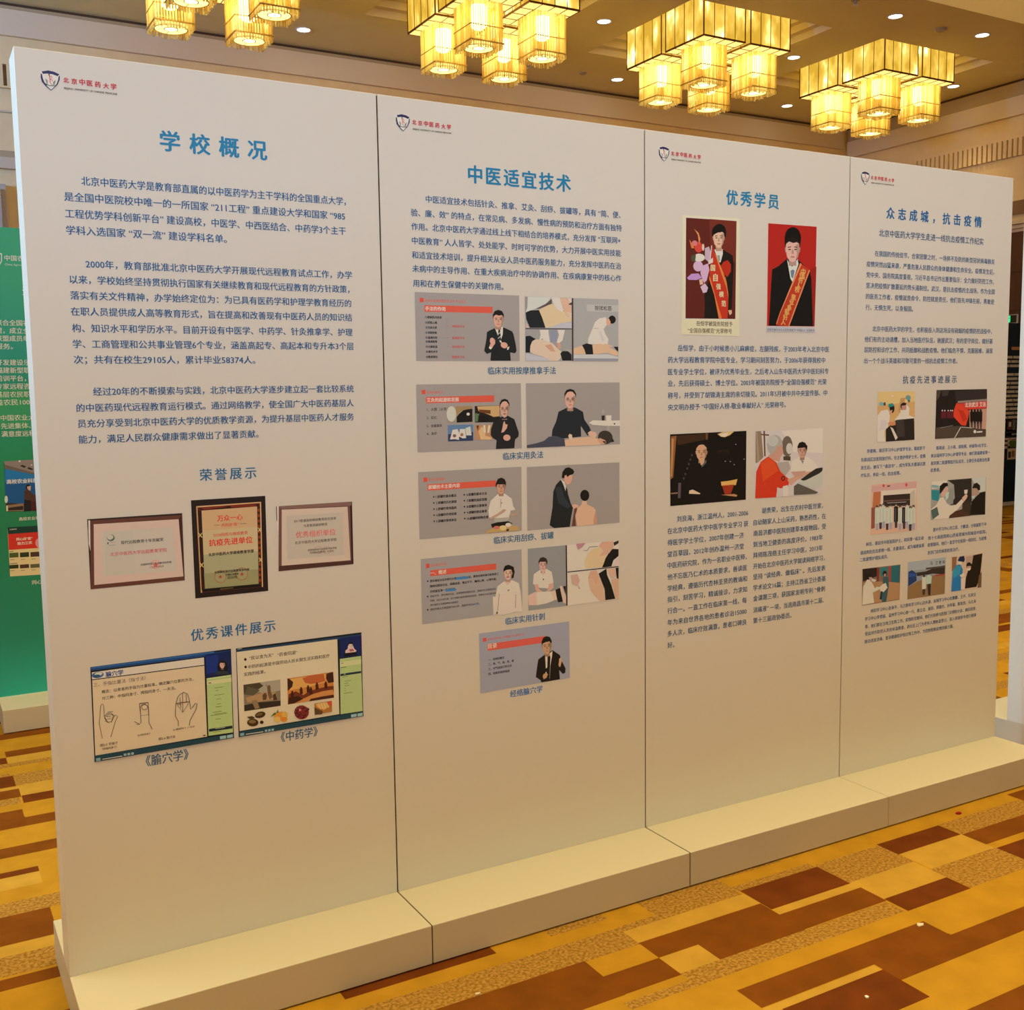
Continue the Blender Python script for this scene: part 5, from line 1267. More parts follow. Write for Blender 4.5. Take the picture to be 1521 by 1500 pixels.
 (2, 'photo_print', """
p 18,18,18 1119,15828 4752,15847 4748,13221 1132,13209
p 160,107,63 1159,15755 1412,15767 1263,14258 1141,14183
p 213,158,103 1185,15674 1286,15678 1212,14301 1151,14263
p 68,49,34 1412,15767 2753,15805 2755,15579 1464,15422
p 123,85,52 2753,15825 2885,15821 2870,15575 2781,15579
p 243,216,154 3335,15766 3601,15840 4140,15840 3925,15705 3683,15639 3495,15670
p 243,243,234 3441,15762 3870,15811 3763,15669 3549,15676
p 50,37,29 3930,15060 3901,15022 3819,14993 3700,14980 3569,14986 3451,15008 3369,15043 3340,15084 3368,15122 3450,15151 3568,15164 3699,15159 3818,15136 3901,15101
p 30,19,18 3893,15033 3867,15005 3796,14984 3692,14976 3577,14981 3474,14998 3403,15024 3377,15053 3402,15081 3473,15101 3576,15110 3691,15106 3795,15089 3867,15062
p 185,153,129 2444,14943 2706,14932 2720,14709 2432,14722
p 185,153,129 2282,15171 2326,15184 2334,15051 2308,15052
p 185,153,129 2867,15147 2823,15164 2815,15031 2842,15030
p 231,191,160 2325,15272 2390,15402 2572,15424 2756,15388 2822,15253 2823,15075 2785,14929 2685,14829 2575,14804 2465,14839 2366,14946 2326,15095
p 185,153,129 2691,15228 2822,15253 2823,15075 2785,14929 2685,14829 2737,15005
p 30,26,29 2300,15185 2286,15332 2389,15461 2572,15498 2755,15447 2861,15310 2849,15163 2809,15283 2690,15391 2572,15410 2442,15385 2343,15286
p 87,67,63 2396,15187 2516,15197 2516,15173 2396,15163
p 87,67,63 2631,15192 2752,15173 2752,15149 2631,15169
p 50,39,40 2417,15136 2508,15132 2501,15106 2422,15109
p 50,39,40 2639,15127 2731,15123 2726,15097 2647,15100
p 185,153,129 2553,15116 2600,15114 2621,15006 2535,15010
p 204,138,134 2491,14953 2658,14946 2632,14911 2517,14916
p 231,191,160 2470,14852 2732,14862 2655,14639 2550,14644
p 105,117,126 2471,14750 2576,14610 2785,14839 2823,14714 2603,14559
p 18,18,23 2082,14543 2497,14687 2603,14559 2812,14735 3236,14654 3506,14225 3405,13438 1724,13499 1825,14269
p 243,226,200 2007,13728 2163,13760 2529,13594 2503,13567 1992,13614
p 243,201,120 3508,13975 3940,13994 4321,14036 4241,13809 3536,13827
p 178,64,40 3563,13826 4159,13835 3999,13495 3701,13496
p 213,158,120 3512,13482 4162,13477 4327,13425 4273,13365
p 105,97,114 1492,14042 1620,14036 1596,13474 1478,13481
p 160,125,109 1152,13696 1467,13698 1467,13645 1152,13647
p 213,226,243 4253,15353 4240,15339 4213,15340 4199,15354 4212,15368 4240,15367
p 213,226,243 3744,14735 3731,14721 3704,14722 3690,14737 3704,14751 3731,14750
p 213,226,243 3988,14715 3974,14702 3947,14703 3933,14718 3947,14732 3974,14731
p 213,226,243 4179,14590 4165,14576 4138,14577 4125,14592 4138,14606 4165,14605
p 213,226,243 4670,14778 4656,14764 4629,14765 4615,14780 4629,14794 4656,14793
p 87,80,80 2163,15029 2151,14995 2122,14982 2092,14998 2080,15033 2092,15067 2121,15080 2151,15064
p 87,80,80 2091,14869 2079,14835 2050,14822 2021,14837 2008,14873 2020,14907 2049,14920 2079,14904
p 87,80,80 2019,14709 2007,14675 1978,14662 1949,14678 1937,14713 1949,14747 1978,14760 2007,14744
p 87,80,80 1948,14549 1936,14515 1906,14502 1877,14518 1865,14553 1877,14587 1906,14600 1935,14584
p 87,80,80 1858,14349 1846,14315 1817,14302 1788,14318 1776,14354 1788,14388 1817,14400 1846,14385
p 87,80,80 1786,14190 1774,14156 1745,14143 1716,14159 1704,14194 1716,14228 1745,14241 1774,14225
"""),
 (2, 'photo_print', """
p 231,229,240 5195,15812 8751,15835 8766,13226 5204,13235
p 243,243,243 6541,15792 8751,15835 8743,14845 7193,14951
p 160,145,131 5212,15812 5491,15816 5617,14801 5311,14602 5221,14606
p 185,170,154 5240,15790 5296,15788 5422,14639 5310,14623
p 105,77,63 5603,15821 5677,15819 5729,14839 5656,14842
p 105,77,63 5465,15707 5887,15676 5888,15621 5465,15664
p 123,117,109 7131,15170 7105,14992 7027,14852 6911,14778 6782,14783 6665,14867 6582,15013 6551,15191 6577,15367 6654,15507 6769,15582 6898,15578 7016,15495 7099,15349
p 227,231,240 7132,15083 7117,14990 7069,14916 7000,14877 6922,14881 6852,14925 6802,15002 6783,15096 6799,15189 6846,15263 6915,15302 6993,15299 7063,15255 7113,15178
p 87,77,69 6644,14800 7021,14784 7024,14611 6646,14649
p 194,191,194 6274,14558 6908,14595 7029,14307 6743,14018 6509,14203
p 194,198,205 6608,15232 6570,15056 6457,14919 6292,14847 6109,14854 5944,14940 5828,15085 5786,15263 5824,15437 5935,15574 6098,15646 6280,15641 6447,15557 6564,15411
p 213,221,228 6375,15412 6348,15320 6270,15249 6156,15211 6029,15216 5915,15262 5835,15339 5806,15432 5833,15523 5910,15595 6023,15632 6150,15628 6265,15583 6345,15506
p 222,178,166 6321,15200 6579,15233 6642,14930 6500,14763 6445,14593 6100,14695 5870,14875 6154,14949
p 231,69,46 5216,13243 5259,14264 5479,14637 5871,14833 6273,14580 6509,14203 6978,13875 6924,13617 6519,13553 6346,13606 6294,13220
p 243,95,49 5479,14594 5872,14790 6216,14561 6393,14251 5601,13862
p 50,37,40 6750,13931 6741,13890 6712,13858 6671,13842 6624,13844 6582,13865 6553,13900 6542,13942 6552,13982 6580,14014 6621,14030 6668,14028 6710,14007 6739,13973
p 231,77,52 6698,13933 6693,13909 6679,13890 6659,13881 6635,13882 6614,13894 6600,13914 6594,13939 6599,13963 6613,13982 6634,13992 6657,13991 6678,13979 6693,13958
p 231,186,171 6862,13882 7621,14060 8033,14259 8184,14186 8037,14062 7331,13813 7041,13633
p 243,243,243 7003,14135 7111,14607 7490,14743 7905,14725 8206,14559 8451,14372 8516,14148 7916,14133 7210,13994
p 177,145,137 7524,14819 7749,14810 7764,14606 7517,14617
p 177,145,137 7382,15027 7419,15039 7428,14917 7406,14918
p 177,145,137 7885,15007 7846,15022 7842,14901 7864,14900
p 222,181,171 7418,15120 7472,15239 7628,15260 7786,15228 7844,15104 7848,14941 7816,14807 7733,14716 7639,14693 7544,14724 7457,14822 7421,14958
p 177,145,137 7732,15081 7844,15104 7848,14941 7816,14807 7733,14716 7774,14876
p 30,26,29 7391,15027 7379,15162 7459,15293 7626,15336 7796,15281 7882,15143 7876,15008 7838,15104 7765,15139 7653,15124 7518,15165 7434,15119
p 87,67,63 7480,15042 7582,15052 7583,15030 7480,15020
p 87,67,63 7681,15048 7785,15030 7785,15009 7682,15026
p 50,39,40 7498,14995 7577,14992 7571,14968 7503,14971
p 50,39,40 7689,14988 7768,14985 7764,14961 7696,14963
p 177,145,137 7615,14977 7656,14976 7675,14878 7601,14881
p 204,138,134 7564,14828 7708,14822 7686,14791 7587,14795
p 25,24,26 7413,15094 7510,15242 7746,15269 7908,15162 7888,14967 7779,15102 7484,15091
p 222,181,171 7031,14177 7501,14176 7856,14180 7740,14011 7269,13969
p 160,158,177 7551,14631 7729,14580 7673,14451
p 52,54,57 7566,13844 8036,14084 8393,14242 8743,14270 8746,14137 8399,13933 7924,13716
p 213,226,228 7391,13723 7922,13826 8747,14093 8757,13604 8350,13405
p 105,105,103 7217,13601 7421,13699 8534,13284 8414,13233 7223,13251
p 243,243,243 6634,13634 6894,13663 6931,13225 6640,13221
p 243,226,234 6376,13518 6635,13525 6580,13376
"""),
 (3, 'photo_print', """
p 233,195,138 1804,17233 4028,17230 4066,15179 1807,15173
p 243,221,162 1804,17233 4028,17230 4033,16800 1821,16665
p 215,174,126 3159,16954 3463,16967 3279,16393 3027,16363
p 125,182,189 3780,16962 3766,16917 3721,16881 3656,16862 3583,16863 3517,16884 3471,16921 3453,16967 3467,17013 3511,17048 3576,17068 3649,17067 3716,17046 3762,17008
p 88,120,126 3594,16877 3747,16875 3726,16770 3613,16772
p 143,203,222 2155,16728 2142,16692 2105,16664 2049,16649 1988,16650 1932,16667 1893,16697 1878,16733 1891,16769 1928,16797 1983,16812 2045,16811 2101,16794 2140,16764
p 88,81,85 2284,16726 2278,16693 2259,16667 2232,16652 2201,16653 2173,16668 2153,16695 2145,16728 2151,16761 2169,16787 2196,16801 2227,16801 2256,16786 2276,16759
p 243,243,243 1817,15180 1809,16252 2025,16454 2371,16499 2550,16356 2534,16061 2419,15751 2249,15617 2313,15162
p 233,231,243 2035,16108 2385,16030 2371,15683 1902,15627
p 35,35,37 2809,16542 2797,16455 2758,16385 2699,16348 2632,16349 2570,16389 2526,16460 2509,16548 2521,16635 2560,16705 2619,16742 2686,16741 2747,16701 2792,16630
p 224,180,162 2497,16444 2696,16475 2627,16302 2503,16270
p 51,161,168 2438,16723 2687,16753 2791,16630 2443,16584
p 243,243,243 2836,16053 3081,16257 3387,16215 3642,16244 4032,16129 4037,15988 3699,16067 2988,16015
p 44,43,46 2322,15684 2936,16051 4007,16095 4066,15189 2338,15168
p 69,66,67 2936,16051 3392,16074 3467,15368 2961,15315
p 35,30,34 3588,16614 3569,16551 3511,16501 3426,16474 3331,16476 3244,16506 3183,16558 3160,16623 3179,16686 3236,16736 3321,16763 3416,16761 3503,16731 3564,16679
p 243,243,243 3523,16703 3709,16524 3693,16243 3490,16177 3032,16223 3277,16463
p 215,164,156 3220,16639 3525,16651 3506,16458 3278,16445
p 243,243,243 3151,16448 3481,16459 3439,16196 3235,16201
p 233,161,126 2414,15925 2587,15990 2888,15982 2893,15842 2642,15814
p 243,236,234 2568,15782 2746,15707 3037,15312 2914,15211
p 243,243,243 2738,17048 2732,17033 2716,17021 2692,17014 2665,17015 2641,17022 2624,17034 2617,17049 2623,17064 2639,17076 2663,17082 2690,17082 2714,17075 2731,17063
"""),
 (3, 'photo_print', """
p 35,32,37 5366,17260 8661,17269 8671,15180 5353,15181
p 55,51,55 6505,17228 8661,17258 8682,16833 6635,16756
p 88,79,79 5377,17242 5643,17238 5548,16953 5383,16813
p 69,63,67 5697,17220 6180,17225 6081,17017 5760,16986
p 162,149,150 6743,16772 8682,16840 8686,16740 6747,16682
p 233,71,67 6748,16663 8686,16740 8690,16425 7477,16394 6761,16354
t 243,243,243 7219 8619 16591 2 北京武汉 艾县
p 215,174,162 7533,16375 8686,16406 8673,15497 7570,15566
p 243,79,58 6664,16701 6970,16605 7309,16416 7535,16338 7440,15974 7315,15683 7009,15729 6443,16144 6514,16396
p 215,61,43 6758,16427 7147,16346 7385,15975 7112,15872
p 32,27,31 7752,16341 7746,16315 7725,16295 7694,16285 7659,16286 7627,16298 7605,16318 7596,16344 7602,16369 7623,16389 7654,16400 7689,16399 7721,16387 7743,16366
p 25,25,28 7564,16301 7788,16296 7797,15854 7596,15859
p 51,48,55 7618,15859 7775,15855 7768,15505 7679,15508
p 125,120,126 7686,15784 7698,15525 7726,15525 7714,15783
p 32,27,31 7960,16336 7953,16311 7932,16291 7901,16280 7866,16281 7834,16293 7811,16314 7802,16340 7809,16365 7830,16385 7861,16396 7896,16395 7928,16383 7951,16362
p 25,25,28 7771,16296 7995,16291 8005,15849 7803,15854
p 51,48,55 7825,15853 7982,15849 7976,15499 7886,15501
p 125,120,126 7893,15778 7905,15519 7933,15518 7921,15777
p 32,27,31 8162,16332 8156,16307 8135,16287 8104,16276 8068,16277 8036,16289 8014,16310 8005,16335 8011,16361 8032,16381 8063,16392 8098,16391 8130,16379 8153,16358
p 25,25,28 7973,16292 8198,16287 8208,15843 8005,15849
p 51,48,55 8027,15848 8185,15844 8179,15493 8089,15495
p 125,120,126 8096,15773 8108,15513 8136,15512 8124,15772
p 32,27,31 8354,16328 8348,16303 8327,16282 8296,16272 8260,16273 8228,16285 8205,16306 8196,16331 8203,16357 8224,16377 8255,16388 8290,16387 8322,16375 8345,16354
p 25,25,28 8164,16288 8391,16283 8401,15838 8197,15844
p 51,48,55 8219,15843 8378,15839 8372,15487 8281,15490
p 125,120,126 8288,15767 8300,15508 8329,15507 8316,15767
p 233,231,243 5801,16382 5797,16368 5786,16357 5769,16351 5750,16351 5732,16358 5720,16369 5715,16384 5719,16398 5730,16409 5747,16414 5766,16414 5784,16407 5796,16396
p 106,40,55 5674,16341 5846,16338 5847,16049 5697,16053
p 233,231,243 5962,16378 5959,16364 5947,16353 5930,16347 5911,16348 5894,16354 5881,16366 5876,16380 5880,16394 5892,16405 5909,16411 5928,16411 5945,16404 5958,16393
p 106,40,55 5835,16338 6007,16334 6009,16045 5858,16049
p 233,231,243 6178,16374 6175,16360 6163,16349 6146,16343 6127,16343 6109,16350 6097,16361 6092,16376 6096,16390 6107,16401 6124,16407 6143,16406 6161,16400 6174,16388
p 106,40,55 6051,16333 6224,16330 6225,16040 6073,16044
p 233,231,243 6341,16370 6337,16356 6326,16345 6309,16339 6289,16340 6272,16346 6259,16358 6254,16372 6258,16386 6270,16397 6287,16403 6306,16403 6324,16396 6336,16385
p 106,40,55 6213,16330 6386,16326 6388,16036 6236,16040
p 233,231,243 6450,16368 6446,16354 6435,16343 6417,16337 6398,16337 6380,16344 6368,16356 6363,16370 6367,16384 6378,16395 6395,16401 6415,16401 6432,16394 6445,16382
p 106,40,55 6321,16327 6495,16324 6497,16033 6344,16037
p 88,79,73 5387,15666 7010,15692 8675,15459 8671,15180 5363,15181
p 233,241,243 6966,15646 6574,15183 6613,15167 7004,15630
p 233,241,243 7012,15626 7736,15569 7738,15591 7013,15648
p 162,169,180 5658,15631 6464,15717 6458,15735 5652,15649
p 243,243,243 8025,15412 8017,15380 7990,15355 7950,15342 7905,15344 7864,15359 7834,15386 7823,15418 7831,15450 7858,15475 7898,15488 7943,15487 7984,15471 8014,15445
p 233,241,243 8053,15422 8420,15430 8423,15363 8056,15359
"""),
 (3, 'photo_print', """
p 243,210,198 1542,13417 4284,13432 4361,11331 1551,11330
p 233,195,204 1564,13368 4263,13407 4258,13086 1562,13093
p 229,79,70 2323,13337 2317,13309 2301,13286 2276,13275 2247,13276 2222,13291 2203,13315 2196,13344 2202,13373 2218,13395 2243,13407 2272,13405 2297,13391 2316,13367
p 229,79,70 3704,13298 3699,13269 3681,13246 3656,13235 3627,13236 3600,13251 3581,13276 3574,13305 3579,13334 3596,13357 3622,13368 3651,13367 3678,13352 3696,13328
p 143,79,73 2471,13336 2656,13341 2647,13282 2472,13277
p 210,136,97 1665,13105 2109,13105 2076,12471 1632,12463
p 243,241,240 2108,13135 4257,13124 4200,12408 2129,12467
p 58,49,52 2256,12934 3881,12919 3899,12408 2260,12477
p 125,97,103 2305,12716 3834,12688 3836,12639 2307,12660
p 215,210,222 2495,12588 3649,12564 3646,12587 2493,12611
p 215,216,210 3896,12956 4175,13091 4225,11722 4005,11738
p 162,100,94 1570,12467 1788,12471 1788,11601 1580,11580
p 88,79,85 1976,12477 1953,12432 1894,12416 1835,12439 1809,12488 1832,12534 1890,12549 1950,12526
p 226,243,243 1780,12398 1894,12438 2011,12382 2040,11768 1788,11768
p 180,195,240 1835,11783 1992,11779 1985,11512 1859,11506
p 162,177,222 1868,12336 1873,11817 1889,11816 1884,12335
p 243,243,243 1846,12471 1940,12465 1926,12421 1863,12425
p 88,79,85 2185,12508 2162,12462 2103,12447 2043,12470 2017,12519 2040,12565 2099,12580 2159,12557
p 226,243,243 1988,12428 2102,12469 2220,12413 2249,11797 1997,11797
p 69,69,88 2044,11812 2202,11808 2194,11541 2068,11535
p 162,177,222 2077,12367 2082,11847 2098,11845 2092,12366
p 243,243,243 2054,12502 2149,12496 2134,12452 2071,12456
p 88,79,85 2369,12541 2346,12495 2286,12479 2226,12503 2200,12552 2223,12597 2282,12613 2343,12590
p 226,243,243 2171,12461 2286,12502 2404,12446 2434,11829 2180,11828
p 180,195,240 2227,11844 2386,11840 2378,11571 2251,11566
p 162,177,222 2260,12399 2265,11878 2281,11877 2276,12398
p 243,243,243 2237,12534 2332,12528 2318,12485 2254,12489
p 88,79,85 2584,12437 2560,12392 2501,12376 2440,12399 2414,12449 2437,12494 2497,12510 2557,12487
p 226,243,243 2385,12357 2500,12398 2619,12342 2649,11723 2394,11723
p 69,69,88 2442,11739 2601,11734 2594,11465 2466,11460
p 162,177,222 2474,12296 2480,11773 2496,11772 2490,12295
p 243,243,243 2452,12431 2547,12425 2533,12381 2469,12385
p 88,79,85 2796,12468 2772,12422 2712,12407 2652,12430 2625,12480 2648,12525 2708,12541 2769,12518
p 226,243,243 2596,12388 2712,12429 2831,12373 2862,11753 2606,11753
p 180,195,240 2653,11768 2813,11764 2806,11494 2678,11489
p 162,177,222 2686,12326 2692,11803 2708,11801 2702,12325
p 243,243,243 2663,12462 2759,12456 2744,12412 2680,12416
p 88,79,85 3116,12493 3092,12447 3032,12431 2971,12454 2944,12504 2968,12550 3028,12566 3089,12542
p 35,35,46 2915,12412 3031,12453 3151,12397 3183,11775 2925,11774
p 69,69,88 2973,11790 3134,11786 3127,11515 2998,11510
p 162,177,222 3005,12350 3012,11825 3028,11823 3022,12349
p 243,243,243 2982,12486 3079,12480 3064,12436 3000,12440
p 88,79,85 3362,12387 3338,12340 3278,12325 3216,12348 3189,12398 3213,12444 3273,12460 3335,12436
p 226,243,243 3160,12306 3277,12347 3398,12290 3430,11666 3170,11666
p 180,195,240 3218,11682 3381,11677 3374,11406 3244,11401
p 162,177,222 3251,12244 3258,11717 3274,11715 3267,12243
p 243,243,243 3227,12380 3325,12374 3310,12330 3245,12334
p 88,79,85 3604,12416 3581,12370 3520,12354 3458,12378 3431,12427 3454,12474 3515,12490 3577,12466
p 35,35,46 3401,12335 3519,12376 3640,12319 3673,11694 3412,11694
p 69,69,88 3461,11709 3624,11705 3617,11433 3487,11428
p 162,177,222 3493,12273 3500,11744 3516,11743 3509,12272
p 243,243,243 3469,12410 3567,12403 3552,12359 3487,12363
p 88,79,85 3794,12449 3770,12403 3709,12387 3646,12411 3619,12460 3643,12507 3704,12523 3766,12499
p 226,243,243 3590,12368 3708,12409 3830,12352 3863,11726 3601,11726
p 180,195,240 3650,11741 3813,11737 3806,11464 3676,11459
p 162,177,222 3682,12305 3689,11776 3706,11775 3698,12304
p 243,243,243 3658,12443 3756,12436 3741,12392 3676,12396
p 88,79,85 3990,12315 3966,12269 3904,12253 3842,12277 3814,12327 3838,12373 3899,12389 3962,12365
p 226,243,243 3785,12234 3903,12276 4026,12218 4059,11590 3797,11590
p 69,69,88 3845,11606 4010,11601 4003,11328 3872,11323
p 162,177,222 3877,12172 3885,11641 3901,11639 3894,12170
p 243,243,243 3853,12309 3952,12303 3937,12258 3871,12263
p 88,79,85 4180,12348 4156,12302 4095,12286 4032,12310 4004,12360 4028,12406 4090,12422 4153,12398
p 226,243,243 3975,12267 4094,12309 4217,12251 4251,11621 3987,11622
p 180,195,240 4036,11637 4201,11633 4194,11359 4062,11354
p 162,177,222 4067,12204 4076,11672 4092,11671 4084,12203
p 243,243,243 4043,12342 4142,12336 4127,12291 4061,12295
"""),
 (3, 'photo_print', """
p 180,185,192 5192,13346 8799,13362 8802,11685 5217,11689
p 243,243,243 5192,13346 6211,13353 6195,13053 5232,13030
p 51,51,55 6211,13360 7812,13362 7861,12290 7391,12241 6458,12262 6735,12556 6652,13143
p 162,174,186 6285,12970 6657,13027 6630,12290 6224,12355
p 224,236,243 7812,13362 8769,13360 8772,12669 8382,12653
p 51,161,186 5205,12994 5743,12944 5706,12465 5250,12570
p 143,203,228 5225,13222 5678,13159 5683,13043 5230,13088
p 88,63,55 6415,11915 7752,12100 7829,11700 6396,11683
p 69,58,55 7268,12367 7832,12292 7827,11740 7227,11977
p 243,243,243 5210,12151 5542,12321 5757,12616 5983,12640 6224,12355 6460,12223 6806,12240 7204,12488 7328,12343 6932,12036 6420,11798 6367,11685 5340,11700
p 233,200,198 5803,12882 6025,13024 6281,13048 6293,12776 6041,12637 5839,12688
p 29,29,29 5750,12770 5725,13118 5958,13258 6216,13245 6278,13125 6080,13059 5888,12877
p 210,243,243 6119,12806 6347,12851 6301,12582 6133,12477
p 243,210,198 7202,12527 7488,12706 7582,12582 7498,12470 7328,12343
p 243,243,243 7333,12871 7568,12877 7547,12702 7359,12694
p 88,120,126 5212,12112 5602,12240 5729,11885 5340,11700
p 24,27,31 7769,11724 7860,12329 8380,12693 8769,12729 8802,11685
p 196,174,168 7838,12803 7948,12993 8312,12855 8382,12653 8031,12476 7849,12566
p 29,29,29 7862,12920 7972,13110 8179,13146 8395,13008 8404,12810 8285,12797 8160,12903
p 196,231,243 7837,12567 8085,12592 8033,12437 7852,12487
"""),
 (3, 'photo_print', """
p 142,123,115 1113,9942 3391,9917 3388,8402 1136,8397
p 43,39,46 1129,9925 1990,9919 1975,9553 1170,9408
p 142,68,62 1964,9910 2123,9906 2104,9314 1982,9319
p 56,144,168 2123,9895 2655,9883 2639,9526 2213,9529
p 178,89,89 2638,9884 2831,9885 2809,9244 2649,9222
p 46,123,148 2831,9904 3370,9904 3363,9150 2820,9224
p 194,160,132 1171,9371 2061,9319 2810,9225 3364,9131 3377,8422 1145,8422
p 240,243,243 1145,8422 1176,9184 1427,9494 1638,9399 1858,9076 1759,8861 1850,8438
p 231,243,243 1446,8819 1962,9103 2174,9081 2125,8973 1706,8867
p 34,33,39 1244,9512 1317,9692 1577,9704 1634,9549 1480,9452
p 204,178,181 1503,9562 1686,9544 1744,9351 1587,9366
p 231,243,243 1662,9490 1953,9405 1850,9321 1691,9375
p 63,110,132 2348,9479 2667,9485 2707,9064 2568,8396 2300,8426 2335,9027
p 32,33,42 2578,9607 2567,9552 2533,9511 2482,9491 2425,9497 2373,9527 2336,9575 2322,9632 2333,9686 2367,9728 2417,9747 2474,9742 2526,9712 2563,9664
p 204,178,188 2397,9606 2530,9612 2507,9501 2400,9511
p 243,243,243 2122,9049 2330,9179 2516,9216 2629,8997 2394,8832 2207,8889
p 27,68,79 2164,8554 2233,8887 2340,8875 2298,8521
"""),
 (3, 'photo_print', """
p 160,178,208 3859,9973 6259,9977 6252,8354 3871,8361
p 185,205,234 3859,9973 6259,9977 6258,9605 4995,9567 3883,9596
p 57,57,59 4384,9471 4998,9470 5559,9592 6216,9628 6216,9216 5456,9329 4445,9311
p 87,84,82 4993,9626 6188,9611 6180,9534 4995,9548
p 160,134,102 3880,8906 4454,9079 5459,9251 6235,9175 6252,8354 3871,8361
p 34,73,148 3896,9537 4102,9613 4385,9452 4425,9120 3906,8922
p 50,102,201 3941,9495 4330,9438 4362,9319 3920,9324
t 68,68,75 5245 5404 9788 1 乌
t 68,68,75 5586 5746 9780 1 兰
t 68,68,75 5814 5975 9775 1 察
t 68,68,75 6043 6205 9770 1 布
p 227,242,243 4755,9242 4949,9281 5038,9175 5027,8710 4775,8697
p 68,68,79 4961,9280 4954,9254 4933,9234 4902,9225 4867,9229 4835,9244 4812,9268 4803,9295 4810,9322 4831,9341 4862,9350 4897,9347 4929,9332 4952,9308
p 204,242,243 5035,9253 5173,9318 5375,9220 5359,8910 5048,8902
p 50,52,66 5228,9371 5220,9341 5198,9319 5164,9308 5126,9312 5092,9329 5067,9356 5058,9387 5065,9416 5088,9439 5121,9449 5159,9445 5194,9428 5218,9402
p 50,55,69 5105,8897 5331,8893 5322,8387 5180,8402
p 68,68,82 4802,8714 4983,8695 4953,8446 4823,8459
p 185,81,82 5572,9259 6214,9256 6218,9177 5575,9201
"""),
 (3, 'photo_print', """
p 231,215,208 6637,9944 8703,9949 8718,8368 6657,8391
p 160,123,102 6666,9941 6987,9940 6948,9501 6677,9290
p 26,26,32 8055,9898 8704,9933 8587,8825 8363,8445 7584,8445 7623,8920 7838,9418 8009,9602
p 208,186,181 7579,9880 8085,9895 8013,9522 7625,9518
p 123,102,89 8521,8953 8696,9097 8699,8390 8426,8398
p 38,144,243 6674,8401 6724,9286 6945,9561 7238,9573 7396,9340 7381,9024 7320,8393
p 56,176,243 6722,9325 7005,9536 7302,9468 7199,9121 6794,9002
p 28,52,105 7054,9768 7165,9917 7459,9930 7525,9766 7471,9651 7085,9726
p 240,242,243 7055,9729 7322,9685 7299,9528 7090,9607
p 243,243,243 7201,9081 7493,9172 7559,9006 7324,8970
p 25,26,34 7986,9445 7971,9380 7924,9332 7853,9309 7773,9317 7700,9353 7648,9410 7627,9478 7642,9542 7689,9590 7760,9613 7840,9606 7913,9570 7965,9512
p 222,194,208 7688,9452 7957,9427 7905,9252 7725,9289
p 243,243,243 7663,9347 7961,9335 7876,9235 7697,9252
p 243,236,243 7295,8953 7591,8963 7556,8428 7318,8433
"""),
 (0, 'emblem', """
p 243,243,243 601,25881 654,25924 799,25953 959,25940 1084,25867 1086,25759 1022,25616 842,25423 727,25513 623,25651 593,25797
p 53,47,106 637,25899 799,25943 942,25928 1068,25877 1020,25826 890,25860 762,25860 665,25839
p 53,47,106 612,25852 645,25823 656,25730 689,25634 844,25460 843,25437 727,25522 630,25635 606,25748
p 53,47,106 1043,25824 1077,25855 1067,25739 1009,25611 843,25437 844,25460 982,25620 1028,25735
p 243,243,243 661,25825 761,25851 890,25851 1025,25818 1025,25734 973,25619 845,25469 689,25634 659,25730
p 226,83,80 808,25856 818,25749 838,25754 828,25861
p 226,83,80 818,25749 820,25641 840,25645 838,25754
p 226,83,80 822,25792 866,25800 877,25814 823,25809
p 226,83,80 866,25800 870,25761 883,25754 877,25814
p 226,83,80 870,25761 819,25731 835,25738 883,25754
p 226,83,80 819,25731 883,25703 896,25715 835,25738
p 226,83,80 883,25703 872,25675 888,25673 896,25715
p 208,122,106 824,25637 876,25582 890,25583 836,25649
p 208,122,106 876,25582 824,25566 827,25552 890,25583
p 145,135,106 791,25827 833,25773 842,25782 800,25835
p 89,55,55 828,25847 826,25839 822,25833 815,25829 808,25828 802,25830 797,25835 796,25843 798,25850 803,25856 810,25861 817,25861 823,25859 827,25854
p 107,115,91 714,25715 765,25660 776,25671 725,25727
p 107,115,91 961,25715 899,25657 907,25647 970,25705
p 107,115,91 721,25673 763,25629 774,25641 732,25684
p 107,115,91 953,25681 898,25638 905,25626 961,25670
p 107,115,91 728,25630 762,25599 772,25611 739,25642
p 107,115,91 946,25647 898,25618 903,25605 952,25634
p 107,115,91 736,25587 761,25568 770,25581 746,25600
p 107,115,91 939,25613 898,25598 901,25584 942,25599
p 89,92,75 708,25587 791,25555 796,25572 716,25603
p 89,92,75 791,25555 905,25560 907,25577 796,25572
p 89,92,75 905,25560 978,25566 980,25583 907,25577
p 243,243,243 729,25555 793,25555 848,25528 938,25564 844,25460
t 212,48,63 1150 1297 25747 2 北
t 212,48,63 1348 1496 25740 2 京
t 212,48,63 1545 1694 25747 2 中
t 212,48,63 1731 1881 25743 2 医
t 212,48,63 1930 2080 25734 2 药
t 212,48,63 2138 2290 25722 2 大
t 212,48,63 2332 2484 25728 2 学
t 51,48,52 1164 2489 25546 1 BEIJING UNIVERSITY OF CHINESE MEDICINE
"""),
